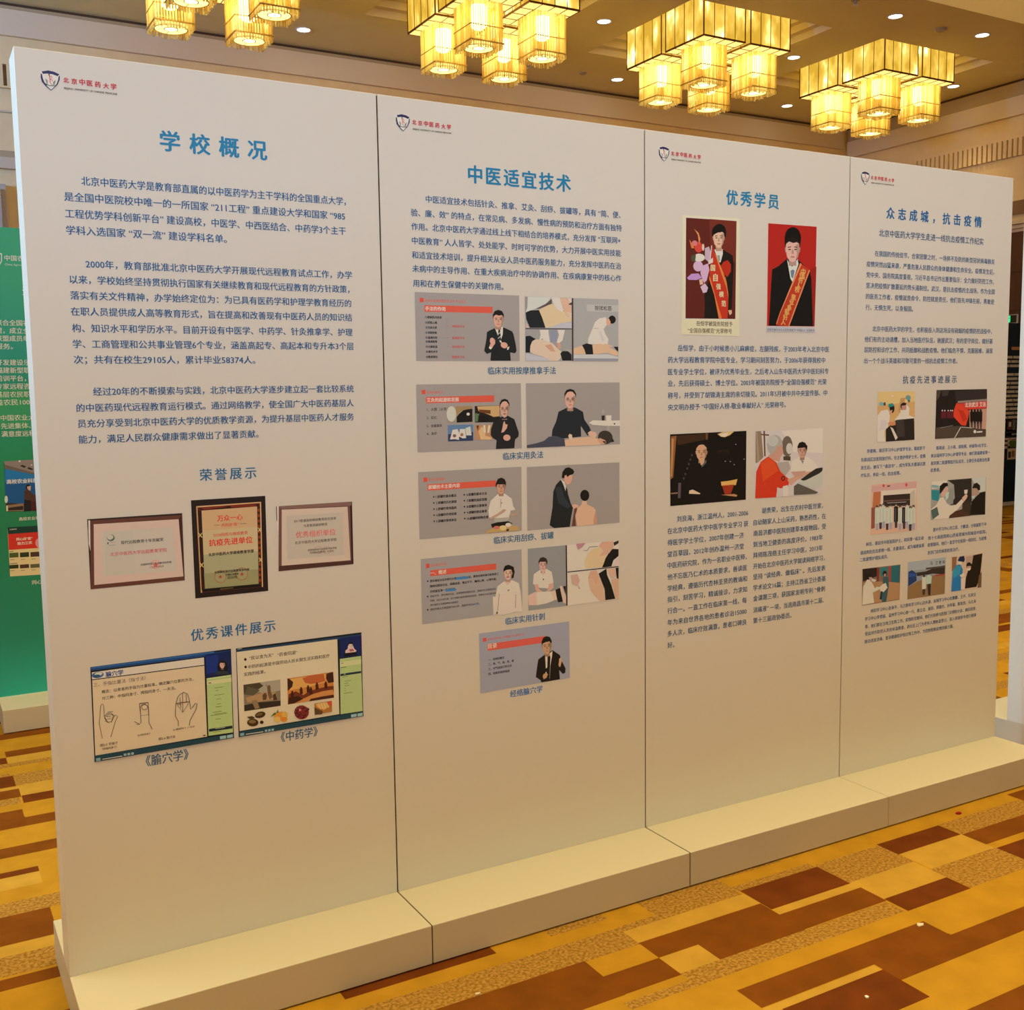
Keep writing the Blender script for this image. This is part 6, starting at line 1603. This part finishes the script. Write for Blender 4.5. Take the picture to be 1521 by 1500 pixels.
 (4, 'photo_print', """
p 67,53,51 1008,14112 4110,14201 4061,11326 963,11432
p 156,147,152 1010,14140 4110,14201 4069,13436 2529,13428 1035,13962
p 49,41,40 1786,13855 1891,13923 2089,13813 1984,13751
p 49,41,40 2119,13711 2215,13779 2439,13657 2334,13606
p 243,243,243 1826,14115 1820,14091 1804,14072 1784,14063 1761,14064 1741,14075 1728,14095 1725,14119 1731,14143 1746,14162 1767,14172 1790,14171 1809,14159 1822,14139
p 243,243,243 2385,13883 2381,13866 2370,13853 2355,13846 2339,13847 2325,13855 2316,13869 2313,13886 2318,13903 2329,13916 2343,13923 2359,13923 2373,13914 2382,13900
p 36,135,225 1022,13752 2524,13344 4069,13436 4078,12125 1848,11811 966,11923
p 27,99,180 977,12978 4041,12926 4078,12125 1848,11811 966,11923
p 120,111,107 1020,13963 2529,13428 2524,13344 1017,13752
t 243,243,243 1073 3148 13034 2 高校农业科技服务
p 156,130,107 1034,11779 1849,11838 1826,11419 1025,11461
p 49,41,40 1076,11637 1816,11700 1803,11476 1078,11497
p 27,24,27 2235,12686 2219,12618 2182,12566 2131,12538 2077,12541 2029,12574 1999,12631 1990,12699 2006,12767 2043,12819 2094,12847 2149,12844 2196,12811 2227,12754
p 226,185,180 2063,12723 2261,12768 2226,12518 2091,12481
p 84,58,51 1873,11809 1911,12480 2072,12611 2338,12314 2611,12129 2575,11933 2212,11900
p 33,29,34 1824,11391 1886,12033 2215,11956 2183,11383
p 84,36,40 2212,11900 3992,12016 4008,11329 2209,11393
p 226,243,243 1082,12094 1069,12007 1043,11939 1008,11903 973,11905 943,11946 925,12016 922,12104 935,12190 961,12258 995,12294 1031,12292 1061,12252 1079,12181
p 243,243,209 982,11754 1059,11777 1041,11460 975,11454
"""),
 (4, 'photo_print', """
p 241,229,186 975,10582 3967,10558 3899,7826 952,7912
p 22,67,65 975,10582 3967,10558 3956,10157 984,10217
t 243,243,243 1069 1414 10461 1 公益服务网
p 226,58,45 984,10217 3959,10214 3927,9325 970,9359
t 243,243,243 1372 2176 9901 2 同心战“疫”
t 243,243,243 1410 2147 9666 2 助力三农
p 243,169,186 2741,9595 2712,9474 2646,9380 2556,9333 2459,9341 2375,9403 2321,9507 2306,9631 2334,9752 2400,9846 2490,9893 2587,9886 2671,9824 2726,9720
p 84,104,51 985,9189 1432,9184 1428,8924 980,8930
p 156,147,118 1004,8801 1218,8799 1217,8827 1004,8830
p 49,65,40 1503,9166 1954,9161 1950,8901 1498,8907
p 156,147,118 1523,8777 1738,8775 1738,8803 1522,8806
p 84,60,51 2026,9144 2481,9139 2477,8877 2021,8883
p 156,147,118 2046,8753 2263,8750 2263,8779 2045,8781
p 102,111,85 2553,9121 3012,9116 3008,8853 2549,8859
p 156,147,118 2573,8728 2793,8726 2792,8754 2573,8757
p 49,65,40 947,8533 1395,8526 1393,8322 946,8330
p 156,147,118 970,8201 1183,8198 1183,8226 969,8229
p 84,60,51 1465,8508 1917,8500 1916,8296 1464,8304
p 156,147,118 1488,8174 1704,8171 1703,8199 1488,8202
p 102,111,85 1988,8482 2444,8475 2443,8269 1987,8278
p 156,147,118 2012,8147 2229,8144 2229,8172 2011,8176
p 84,104,51 2516,8456 2975,8449 2975,8242 2515,8251
p 156,147,118 2540,8120 2759,8116 2759,8145 2539,8148
p 84,80,73 979,9248 1192,9247 1192,9275 979,9277
p 84,80,73 982,8589 1348,8589 1348,8618 981,8617
"""),
 (4, 'emblem', """
p 226,243,243 1046,25062 1302,25126 1553,25087 1530,24682 1388,24418 1256,24326 1118,24406 1023,24659
p 72,169,144 1091,25013 1299,25074 1503,25033 1483,24697 1359,24477 1260,24404 1161,24468 1071,24678
p 226,243,243 1143,24836 1291,24928 1429,24849 1424,24763 1284,24817 1138,24750
p 226,243,243 1198,24693 1357,24700 1267,24524
"""),
]
# ------------------------------------------------------------------ display stands
HB, H, TH, BF, BRR = 0.1265, 2.5184, 0.127, 0.26, 0.2545
GAP = 0.0022
MSEAM = mat('painted_seam_shade', (.045, .025, .012), .8, .05)  # darkness of the narrow gaps between stands, painted on strips
def stand(x0, wd, y, label, name='display_stand', board_mat=None, group=None, gl=GAP, gr=GAP, gb=None, seam=0):
    t = thing(name, (x0, y, 0), label, 'display stand', group)
    q = MB(); q.box(gl, wd-gr, 0, TH, HB, HB+H); q.build('board', board_mat or MW, t, .0012)
    gb = gl if gb is None else gb
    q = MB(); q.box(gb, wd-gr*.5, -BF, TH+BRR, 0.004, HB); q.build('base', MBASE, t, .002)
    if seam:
        q = MB(); q.box(wd-gr-.0002, wd+.0018, .0035, .06, HB, HB+H-.004); q.build('seam_shade_strip', MSEAM, t)  # strip added in the open gap so it reads as shaded
        q = MB(); q.box(wd-gr*.5-.0002, wd+seam, -BF+.003, TH+BRR, .01, HB-.002); q.build('base_seam_shade_strip', MSEAM, t)
    return t
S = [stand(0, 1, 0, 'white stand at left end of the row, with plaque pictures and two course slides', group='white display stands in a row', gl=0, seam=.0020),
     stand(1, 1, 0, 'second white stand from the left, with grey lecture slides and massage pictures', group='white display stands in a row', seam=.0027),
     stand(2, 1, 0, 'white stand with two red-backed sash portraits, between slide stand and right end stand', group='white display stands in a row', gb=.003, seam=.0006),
     stand(3, 1, 0, 'white stand at right end of the row, with seven small hospital pictures', group='white display stands in a row', gr=0, gb=.0008)]
# green stand behind, at the left
def gradient_mat():
    m = mat('green_print', (.02, .25, .14), .45, .3); nt = m.node_tree; n = nt.nodes; L = nt.links
    tc = n.new('ShaderNodeTexCoord'); sp = n.new('ShaderNodeSeparateXYZ'); rp = n.new('ShaderNodeValToRGB')
    mr = n.new('ShaderNodeMapRange'); mr.inputs['From Min'].default_value = HB; mr.inputs['From Max'].default_value = HB+H
    no = n.new('ShaderNodeTexNoise'); no.inputs['Scale'].default_value = 1.3; ad = n.new('ShaderNodeMath'); ad.operation = 'MULTIPLY_ADD'; ad.inputs[1].default_value = .12
    L.new(tc.outputs['Object'], sp.inputs[0]); L.new(sp.outputs['Z'], mr.inputs['Value'])
    L.new(tc.outputs['Object'], no.inputs['Vector']); L.new(no.outputs['Fac'], ad.inputs[0]); L.new(mr.outputs[0], ad.inputs[2]); L.new(ad.outputs[0], rp.inputs[0])
    e = rp.color_ramp.elements; e[0].position = .05; e[0].color = (.030, .50, .42, 1); e[1].position = .95; e[1].color = (.05, .48, .28, 1)
    for p, c in ((.2, (.022, .32, .23, 1)), (.42, (.022, .28, .14, 1)), (.55, (.022, .34, .15, 1)), (.80, (.030, .42, .36, 1))):
        k = e.new(p); k.color = c
    L.new(rp.outputs[0], n['Principled BSDF'].inputs['Base Color']); return m
MGREEN = gradient_mat()
S.append(stand(.05, 2.0, 3.221, 'tall green printed display stand on white base, behind the white row at the left', board_mat=MGREEN, gl=0))
q = MB(); q.box(.0, 2.0, -.0015, 0, HB, HB+.008); q.build('edge_strip', mat('pale_edge', (.7, .85, .7), .5), S[4])
q = MB(); q.box(.0, 2.0, -.0006, 0, 1.59, 1.80); q.build('colour_band', mat('green_band', (.05, .44, .22), .45, .3), S[4])
S.append(stand(4.262, 2.0, 0, 'plain white display stand past the gap at the right edge', gl=0))
stand(-1.2, 2.4, -4.6, 'unseen white display stand added across the aisle to shade the row, left one', gl=0, group='added light-blocking stands across the aisle')  # unseen row added to block cool light low on the panels
stand(1.25, 2.4, -4.6, 'unseen white display stand added across the aisle to shade the row, middle one', gl=0, group='added light-blocking stands across the aisle')
stand(3.7, 2.4, -4.6, 'unseen white display stand added across the aisle to shade the row, right one', gl=0, group='added light-blocking stands across the aisle')
stand(-3.65, 2.4, -4.6, 'unseen white display stand added across the aisle to shade the row, far left one', gl=0, group='added light-blocking stands across the aisle')
stand(-4.3, 2.4, 1.45, 'unseen white display stand added left of the row to shade its end face', gl=0)  # added out of view so the end face darkens downwards
# dark board seen through the gap at the right
t = thing('poster_board', (11.6, 6.87, 0), 'dark blue poster board seen through the gap by the door, with rows of pale stripes', 'poster board')
MDK = noisy('dark_blue_print', (.006, .020, .035), (.012, .032, .055), 2, .5, .3)
q = MB(); q.box(0, 2.45, 0, .10, .05, 2.62); q.build('board', MDK, t)
q = MB(); q.box(-.02, 2.47, -.06, .16, .003, .05); q.build('base', MBASE, t)
MLT = mat('pale_print', (.62, .58, .44), .6, .2)
q = MB(); random.seed(3)
for k in range(22):
    z = 2.155-.0615*k
    if k in (3, ): continue
    x = 1.50
    while x < 2.30:
        wl = random.uniform(.10, .26); q.box(x, min(2.34, x+wl), -.004, 0, z-.036, z); x += wl+.018
q.build('printed_stripes', MLT, t)
q = MB(); q.box(2.0, 2.3, -.004, 0, 2.24, 2.285); q.build('printed_tag', mat('orange_print', (.5, .25, .10), .6), t)
q = MB(); q.box(1.60, 2.30, -.004, 0, .98, 1.26, 0); q.box(1.96, 2.05, -.006, -.004, 1.10, 1.22, 1); q.box(1.99, 2.04, -.007, -.006, 1.14, 1.21, 2); q.box(2.07, 2.14, -.006, -.004, 1.09, 1.24, 3); q.box(2.06, 2.2, -.006, -.004, 1.02, 1.04, 4)
q.build('photo_print', [mat('dark_photo', (.02, .022, .025), .5), mat('brown_photo', (.13, .05, .02), .5), MLT, mat('green_grey_photo', (.15, .19, .15), .5), mat('grey_photo', (.4, .42, .40), .5)], t)
q = MB(); q.box(1.985, 2.30, -.004, 0, .665, .96, 0); q.box(2.03, 2.20, -.006, -.004, .84, .94, 1); q.box(2.00, 2.06, -.006, -.004, .69, .78, 2); q.box(2.08, 2.14, -.006, -.004, .70, .79, 3)
q.build('photo_print', [mat('cream_photo', (.62, .52, .30), .5), mat('leaf_photo', (.08, .16, .03), .5), mat('dark_card_photo', (.05, .055, .05), .5), mat('red_card_photo', (.25, .12, .07), .5)], t)
# ------------------------------------------------------------------ printed matter
def print_mat():
    m = mat('printed_ink', (.5, .5, .5), .45, .3); nt = m.node_tree
    a = nt.nodes.new('ShaderNodeAttribute'); a.attribute_name = 'Col'
    nt.links.new(a.outputs['Color'], nt.nodes['Principled BSDF'].inputs['Base Color']); return m
MPRINT = print_mat()
GL = {}
def collect():
    want = set()
    for st, part, col, bold, em, spread, rows in TEXT:
        for r in rows:
            for s in (r[0] if spread else [r[0]]): want.add((s, bold))
    for st, nm, ops in PICT:
        for ln in ops.split('\n'):
            if ln[:1] == 't':
                a = ln[2:].split(' ', 5); want.add((a[5], int(a[4])))
    want.add(('国', 1))
    tmp = []
    for s, b in sorted(want):
        c = bpy.data.curves.new('txt', 'FONT'); c.body = s; c.size = 1.0; c.resolution_u = 2; c.fill_mode = 'FRONT'
        o = bpy.data.objects.new('txt', c); COL.objects.link(o); tmp.append((s, b, o))
    bpy.context.view_layer.update()
    dg = bpy.context.evaluated_depsgraph_get()
    for s, b, o in tmp:
        ev = o.evaluated_get(dg); me = ev.to_mesh()
        vs = [(v.co.x, v.co.y) for v in me.vertices]; fs = [tuple(p.vertices) for p in me.polygons]
        v2, f2 = [], []     # heavier weights: the same outline laid down a few times, slightly shifted
        for n_, (dx, dy) in enumerate((((0, 0),), ((-.014, .004), (.014, -.004), (0, 0)), ((-.03, .0), (.03, 0), (0, .018), (0, -.018), (0, 0)))[b]):
            k = len(v2); v2 += [(x+dx, y+dy, n_*4e-6) for x, y in vs]; f2 += [tuple(k+i for i in f) for f in fs]
        GL[(s, b)] = (v2, f2); ev.to_mesh_clear()
    for s, b, o in tmp:
        c = o.data; bpy.data.objects.remove(o); bpy.data.curves.remove(c)
class Sheet:
    def __init__(s): s.v = []; s.f = []; s.c = []; s.k = 0
    def poly(s, pts, col):
        y = -(.0006 + s.k*.00002); s.k += 1
        a = sum(pts[i-1][0]*pts[i][1]-pts[i][0]*pts[i-1][1] for i in range(len(pts)))
        if a < 0: pts = pts[::-1]
        k = len(s.v); s.v += [(x, y, z) for x, z in pts]; s.f.append(tuple(range(k, k+len(pts)))); s.c.append(col)
    def text(s, key, x0, x1, z, em, col, mid=None):
        vs, fs = GL[key]
        if not vs: return
        xa = min(v[0] for v in vs); xb = max(v[0] for v in vs)
        if mid is None: sx = (x1-x0)/(xb-xa); ox = x0-xa*sx
        else: sx = em; ox = mid-(xa+xb)/2*sx
        if not em: em = sx
        y = -(.0006 + s.k*.00002)
        k = len(s.v); s.v += [(ox+v[0]*sx, y-v[2], z+(v[1]-REF[0])*em) for v in vs]
        for f in fs: s.f.append(tuple(k+i for i in f)); s.c.append(col)
    def build(s, name, parent):
        me = bpy.data.meshes.new(name); me.from_pydata(s.v, [], s.f); me.materials.append(MPRINT)
        at = me.color_attributes.new('Col', 'FLOAT_COLOR', 'CORNER'); buf = []
        for p, c in zip(me.polygons, s.c): buf += list((*c, 1.0))*p.loop_total
        at.data.foreach_set('color', buf); me.update()
        o = bpy.data.objects.new(name, me); COL.objects.link(o); o.parent = parent; return o
collect()
vs = GL[('国', 1)][0]; zlo, zhi = min(v[1] for v in vs), max(v[1] for v in vs); REF = ((zlo+zhi)/2, zhi-zlo)
for st, part, col, bold, em, spread, rows in TEXT:
    sh = Sheet(); c = tuple(s2l(v/255) for v in col)
    if not em and not spread:
        sx = []
        for r in rows:
            vs = GL[(r[0], bold)][0]; sx.append((r[2]-r[1])/(max(v[0] for v in vs)-min(v[0] for v in vs)))
        e = sorted(sx)[len(sx)//2]
    else: e = em/REF[1]
    for s, x0, x1, z in rows:
        if spread:
            n = len(s)
            for i, ch in enumerate(s):
                h = e*.46; mid = x0+h+(x1-x0-2*h)*i/(n-1)
                if ch in '，、': sh.text((ch, bold), 0, 0, z, e, c, mid-e*.2)
                else: sh.text((ch, bold), 0, 0, z, e, c, mid)
        else: sh.text((s, bold), x0, x1, z, e, c)
    sh.build(part, S[st])
EMB = None
for st, nm, ops in PICT:
    sh = Sheet()
    for ln in ops.split('\n'):
        if not ln: continue
        if ln[0] == 'p':
            a = ln.split(' '); col = inklin(a[1]); pts = []
            for q_ in a[2:]:
                x, z = q_.split(','); pts.append((int(x)*1e-4, int(z)*1e-4))
            sh.poly(pts, col)
        else:
            a = ln[2:].split(' ', 5)
            sh.text((a[5], int(a[4])), int(a[1])*1e-4, int(a[2])*1e-4, int(a[3])*1e-4, 0, inklin(a[0])); sh.k += 1
    o = sh.build(nm, S[st])
    if nm == 'emblem' and st == 0: EMB = o
for k in (1, 2, 3):
    c = EMB.copy(); COL.objects.link(c); c.parent = S[k]
# ------------------------------------------------------------------ chandeliers
def shade_mat():
    m = bpy.data.materials.new('lit_onyx_shade'); m.use_nodes = True; nt = m.node_tree; n = nt.nodes; L = nt.links; n.clear()
    tc = n.new('ShaderNodeTexCoord'); sp = n.new('ShaderNodeSeparateXYZ'); cb = n.new('ShaderNodeCombineXYZ')
    ad = n.new('ShaderNodeMath'); ad.operation = 'ADD'; L.new(tc.outputs['Object'], sp.inputs[0])
    L.new(sp.outputs['X'], ad.inputs[0]); L.new(sp.outputs['Y'], ad.inputs[1])
    sc = n.new('ShaderNodeMath'); sc.operation = 'MULTIPLY'; sc.inputs[1].default_value = 5.8; L.new(ad.outputs[0], sc.inputs[0])
    zz = n.new('ShaderNodeMath'); zz.operation = 'MULTIPLY'; zz.inputs[1].default_value = 2.6; L.new(sp.outputs['Z'], zz.inputs[0])
    oi = n.new('ShaderNodeObjectInfo'); rr = n.new('ShaderNodeMath'); rr.operation = 'MULTIPLY'; rr.inputs[1].default_value = 20; L.new(oi.outputs['Random'], rr.inputs[0])
    L.new(sc.outputs[0], cb.inputs['X']); L.new(zz.outputs[0], cb.inputs['Z']); L.new(rr.outputs[0], cb.inputs['Y'])
    no = n.new('ShaderNodeTexNoise'); no.inputs['Scale'].default_value = 1.0; no.inputs['Detail'].default_value = 2; L.new(cb.outputs[0], no.inputs['Vector'])
    rp = n.new('ShaderNodeValToRGB'); e = rp.color_ramp.elements
    e[0].position = .40; e[0].color = (.58, .33, .030, 1); e[1].position = .72; e[1].color = (4.5, 3.8, 1.9, 1)
    k = e.new(.56); k.color = (.85, .54, .085, 1); k = e.new(.66); k.color = (1.4, 1.05, .38, 1)
    L.new(no.outputs['Fac'], rp.inputs[0])
    em = n.new('ShaderNodeEmission'); L.new(rp.outputs[0], em.inputs[0]); em.inputs[1].default_value = 1.35
    out = n.new('ShaderNodeOutputMaterial'); L.new(em.outputs[0], out.inputs[0]); return m
MSH = shade_mat()
MBOT = emit('lit_shade_underside', (1.0, .70, .20), 1.5)
MFR = mat('bronze_frame', (.20, .09, .02), .4, .4, .6)
MGOLD = mat('gilt_wire', (.55, .36, .10), .35, .5, .5)
MLAMP = emit('lamp_glow', (1.0, .87, .42), 14.0)
MDIF = emit('lamp_diffuser', (1.0, .76, .25), 2.2)
MDIF2 = emit('lamp_diffuser_core', (1.0, .88, .58), 8.0)
def crystal_mat(name, tint, clear):
    m = bpy.data.materials.new(name); m.use_nodes = True; nt = m.node_tree; n = nt.nodes; L = nt.links; n.clear()
    tr = n.new('ShaderNodeBsdfTranslucent'); tr.inputs[0].default_value = (*tint, 1)
    tp = n.new('ShaderNodeBsdfTransparent'); tp.inputs[0].default_value = (1, .95, .8, 1)
    gl = n.new('ShaderNodeBsdfGlossy'); gl.inputs['Roughness'].default_value = .15; gl.inputs[0].default_value = (1, .95, .85, 1)
    m1 = n.new('ShaderNodeMixShader'); m1.inputs[0].default_value = clear; L.new(tr.outputs[0], m1.inputs[1]); L.new(tp.outputs[0], m1.inputs[2])
    m2 = n.new('ShaderNodeMixShader'); m2.inputs[0].default_value = .12; L.new(m1.outputs[0], m2.inputs[1]); L.new(gl.outputs[0], m2.inputs[2])
    o = n.new('ShaderNodeOutputMaterial'); L.new(m2.outputs[0], o.inputs[0]); return m
MCRY = crystal_mat('crystal_rods', (1.0, .91, .50), .28); MCRY2 = crystal_mat('amber_crystal_rods', (.78, .57, .19), .28)
BX, BY, ZB, ZT = .69, .78, 5.94, 6.63
def make_chandelier(label):
    t = thing('chandelier', (0, 0, 0), label, 'chandelier', 'square crystal chandeliers in ceiling coffers')
    q = MB(); q.box(-.62, .62, -.70, .70, ZT-.01, ZT+.02); q.build('ceiling_plate', MGOLD, t)
    q = MB(); q.box(-.60, .60, -.69, .69, ZB+.06, ZT-.01); q.build('inner_core', MBOT, t)
    g = .045
    for sx in (-1, 1):
        for sy in (-1, 1):
            xa, xb = sorted((sx*g, sx*BX)); ya, yb = sorted((sy*g, sy*BY))
            q = MB(); q.box(xa, xb, ya, yb, ZB+.012, ZT-.015)
            s = q.build('lamp_shade', MSH, t)
            q = MB(); d = .005; n = 4
            for k in range(n+1):
                w_ = .007 if k in (0, n) else .0035
                for x in (xa, xb): y = ya+(yb-ya)*k/n; q.box(x-d, x+d, y-w_, y+w_, ZB, ZT-.02)
                for y in (ya, yb): x = xa+(xb-xa)*k/n; q.box(x-w_, x+w_, y-d, y+d, ZB, ZT-.02)
            for x in (xa, xb): q.box(x-d, x+d, ya, yb, ZB, ZB+.022)
            for y in (ya, yb): q.box(xa, xb, y-d, y+d, ZB, ZB+.022)
            q.build('shade_frame', MFR, s)
            q = MB(); q.box(xa+.012, xb-.012, ya+.012, yb-.012, ZB+.002, ZB+.012)
            u = q.build('underside_panel', MBOT, s)
            q = MB()
            for k in (1, 2, 3):
                x = xa+(xb-xa)*k/4; q.box(x-.004, x+.004, ya, yb, ZB-.003, ZB+.004)
                y = ya+(yb-ya)*k/4; q.box(xa, xb, y-.004, y+.004, ZB-.003, ZB+.004)
            q.build('glazing_bars', MFR, s)
            # crystal pendant under the shade
            cx, cy, hs, z0 = sx*.405, sy*.44, .19, 5.45
            q = MB(); n = 14
            for k in range(n):
                p = -hs + 2*hs*k/(n-1)
                for x, y in ((p, -hs), (p, hs)) + (((-hs, p), (hs, p)) if 0 < k < n-1 else ()):
                    j = random.uniform(-.012, .012); r = .0105
                    q.lathe([(0, z0+j), (r, z0+.006+j), (r, ZB-.004), (0, ZB-.003)], 6, (cx+x, cy+y, 0), random.choice((0, 0, 1)) if k % 2 else random.choice((0, 1, 1)))
            c = q.build('crystal_pendant', [MCRY, MCRY2], t)
            q = MB()
            for z in (z0+.06, z0+.22):
                e = .004 if z > z0+.1 else .006; h = hs+.012
                q.box(cx-h, cx+h, cy-h-e, cy-h+e, z-e, z+e); q.box(cx-h, cx+h, cy+h-e, cy+h+e, z-e, z+e)
                q.box(cx-h-e, cx-h+e, cy-h, cy+h, z-e, z+e); q.box(cx+h-e, cx+h+e, cy-h, cy+h, z-e, z+e)
            q.build('wire_hoop', MGOLD, c)
            q = MB(); q.lathe([(.0, ZB-.01), (.09, ZB-.01), (.09, z0+.27), (.05, z0+.24), (0, z0+.235)], 14, (cx, cy, 0)); q.build('lamp', MLAMP, c)
            zd = z0+.04
            q = MB(); q.lathe([(.165, zd+.03), (.165, zd), (.066, zd)], 24, (cx, cy, 0), 0); q.disc(.066, zd, 24, (cx, cy), 1)
            q.build('diffuser', [MDIF, MDIF2], c)
            q = MB()
            for r in (.165, .066): q.lathe([(r-.005, zd), (r-.005, zd-.006), (r+.005, zd-.006), (r+.005, zd)], 24, (cx, cy, 0))
            for k in range(5):
                a = 2*math.pi*k/5+.4; ca, sa = math.cos(a), math.sin(a)
                p0 = (cx+.066*ca, cy+.066*sa); p1 = (cx+.165*ca, cy+.165*sa); nx, ny = -sa*.004, ca*.004
                q.quad((p0[0]+nx, p0[1]+ny, zd-.004), (p0[0]-nx, p0[1]-ny, zd-.004), (p1[0]-nx, p1[1]-ny, zd-.004), (p1[0]+nx, p1[1]+ny, zd-.004))
            q.build('diffuser_rings', MGOLD, c)
    return t
CLAB = ['chandelier cut off by the top edge, above the left stand', 'second chandelier from the left, above the slide stand',
        'third chandelier from the left, above the sash portraits stand', 'rightmost chandelier, nearest the corner of the room']
proto = make_chandelier(CLAB[0])
for i, (cx, cy) in enumerate(CH[1:]):
    o = proto if i == 0 else copy_tree(proto)
    o.location = (cx, cy, 0); o['label'] = CLAB[i]
# ------------------------------------------------------------------ downlights
MRING = mat('downlight_trim', (.75, .70, .62), .4, .4); MLENS = emit('downlight_lens', (1.0, .96, .88), 7.0); MOFF = mat('unlit_lens', (.55, .48, .40), .3, .5)
def make_downlight(label, lit=True):
    t = thing('downlight', (0, 0, 0), label, 'ceiling light', 'round recessed downlights')
    q = MB(); q.lathe([(.098, 0), (.100, -.006), (.086, -.010), (.078, -.004), (.078, .02)], 28); q.build('trim_ring', MRING, t, smooth=True)
    q = MB(); q.disc(.078, -.003, 28); q.build('lens', MLENS if lit else MOFF, t)
    return t
DL = [(4.284, 10.037, 1, 'lit downlight left of the second chandelier from the left, near the back wall'),
      (7.41, 8.104, 1, 'lit downlight between the second and third chandeliers'),
      (7.46, 10.089, 0, 'unlit downlight beside the second chandelier, close to the back wall'),
      (8.973, 10.045, 1, 'lit downlight just left of the third chandelier, by the back wall'),
      (10.52, 8.109, 1, 'lit downlight between the third chandelier and the rightmost one'),
      (12.234, 10.02, 1, 'lit downlight below left of the rightmost chandelier, by the back wall'),
      (10.464, 6.343, 1, 'lit downlight in front of and above the rightmost chandelier, farther left of two'),
      (12.034, 6.318, 1, 'lit downlight at upper right, nearest the right edge'),
      (13.701, 8.066, 1, 'lit downlight right of the rightmost chandelier, beside the right wall')]
dp = None
for x, y, lit, lab in DL:
    if lit and dp: o = copy_tree(dp)
    else:
        o = make_downlight(lab, bool(lit))
        if lit: dp = o
    o.location = (x, y, ZC); o['label'] = lab
    if lit:
        l = bpy.data.lights.new('downlight_beam', 'SPOT'); l.energy = 18; l.color = (1, .78, .48); l.spot_size = math.radians(75); l.spot_blend = .6; l.shadow_soft_size = .06
        so = bpy.data.objects.new('downlight_beam', l); COL.objects.link(so); so.location = (0, 0, -.03); so.parent = o
MCAP = mat('detector_plastic', (.40, .32, .22), .5, .3)
def pix_ceiling(name, x, y, r, h, label, cat):
    q = MB(); q.lathe([(r, 0), (r, -h*.5), (r*.7, -h), (0, -h)], 20)
    o = q.build(name, MCAP, smooth=False); o.location = (x, y, ZC); return tag(o, label, cat)
pix_ceiling('smoke_detector', 11.35, 6.40, .075, .03, 'small round beige ceiling disc between two lit downlights at upper right', 'smoke detector')
t = thing('sprinkler', (9.6, 6.17, ZC), 'tiny ceiling sprinkler head above the third chandelier at the top edge', 'sprinkler')
q = MB(); q.lathe([(.05, 0), (.05, -.012), (.02, -.016), (.016, -.06), (0, -.06)], 16); q.build('escutcheon', MCAP, t)
q = MB(); q.lathe([(.0, -.06), (.035, -.062), (.035, -.068), (0, -.07)], 16); q.build('deflector', MRING, t)
pix_ceiling('ceiling_cap', 8.35, 10.0, .05, .02, 'small dull ceiling cap right of the unlit downlight', 'ceiling cap')
# ------------------------------------------------------------------ exit sign
t = thing('exit_sign', (14.24, 7.27, 2.655), 'lit green exit sign on the dark door, beside the right stand edge', 'exit sign')
MSTEEL = mat('sign_steel', (.5, .46, .38), .35, .5, .3)
q = MB(); q.box(0, .03, -.03, .42, 0, .135); q.build('housing', MSTEEL, t, .003)
q = MB(); q.box(-.004, 0, -.005, .40, .012, .122); q.build('face_plate', mat('sign_black', (.008, .012, .008), .3, .5), t)
q = MB(); q.box(-.007, -.004, .095, .39, .02, .115); q.build('green_panel', emit('sign_green', (.03, 1.0, .28), 1.1), t)
q = MB(); q.box(-.009, -.007, .10, .15, .078, .086); q.box(-.009, -.007, .22, .30, .05, .062); q.box(-.009, -.007, .24, .262, .062, .10); q.box(-.009, -.007, .262, .30, .03, .05); q.build('pictogram', mat('sign_dark_green', (.01, .12, .05), .5), t)
# ------------------------------------------------------------------ litter on the carpet
def scrap(name, x, y, pts, col, label, cat):
    q = MB(); n = len(pts)
    q.v = [(a, b, .001) for a, b in pts]+[(a*.9, b*.9, .004) for a, b in pts]
    q.f = [tuple(range(n-1, -1, -1)), tuple(range(n, 2*n))]+[(i, (i+1) % n, (i+1) % n+n, i+n) for i in range(n)]; q.mi = [0]*len(q.f)
    o = q.build(name, mat(name+'_mat', col, .8, .1)); o.location = (x, y, 0); return tag(o, label, cat)
scrap('petal', 3.353, -.313, [(-.016, -.004), (-.006, -.011), (.010, -.008), (.016, .003), (.004, .010), (-.012, .007)], (.28, .01, .02), 'red petal on the carpet at the foot of the right end stand', 'petal')
scrap('paper_scrap', 2.468, -.857, [(-.016, -.008), (.004, -.010), (.015, -.002), (.006, .003), (-.002, .010), (-.012, .004)], (.75, .66, .55), 'white torn paper scrap on a brown carpet patch', 'paper scrap')
scrap('paper_dot', 1.994, -1.064, [(-.006, -.004), (0, -.007), (.006, -.003), (.005, .005), (-.003, .006)], (.85, .80, .72), 'tiny round white paper dot on a dark russet carpet patch', 'paper scrap')
scrap('paper_curl', 1.043, -.474, [(-.010, -.004), (.004, -.005), (.009, .001), (.002, .003), (-.006, .005)], (.75, .66, .5), 'tiny pale paper curl on speckled carpet near the slide stand', 'paper scrap')
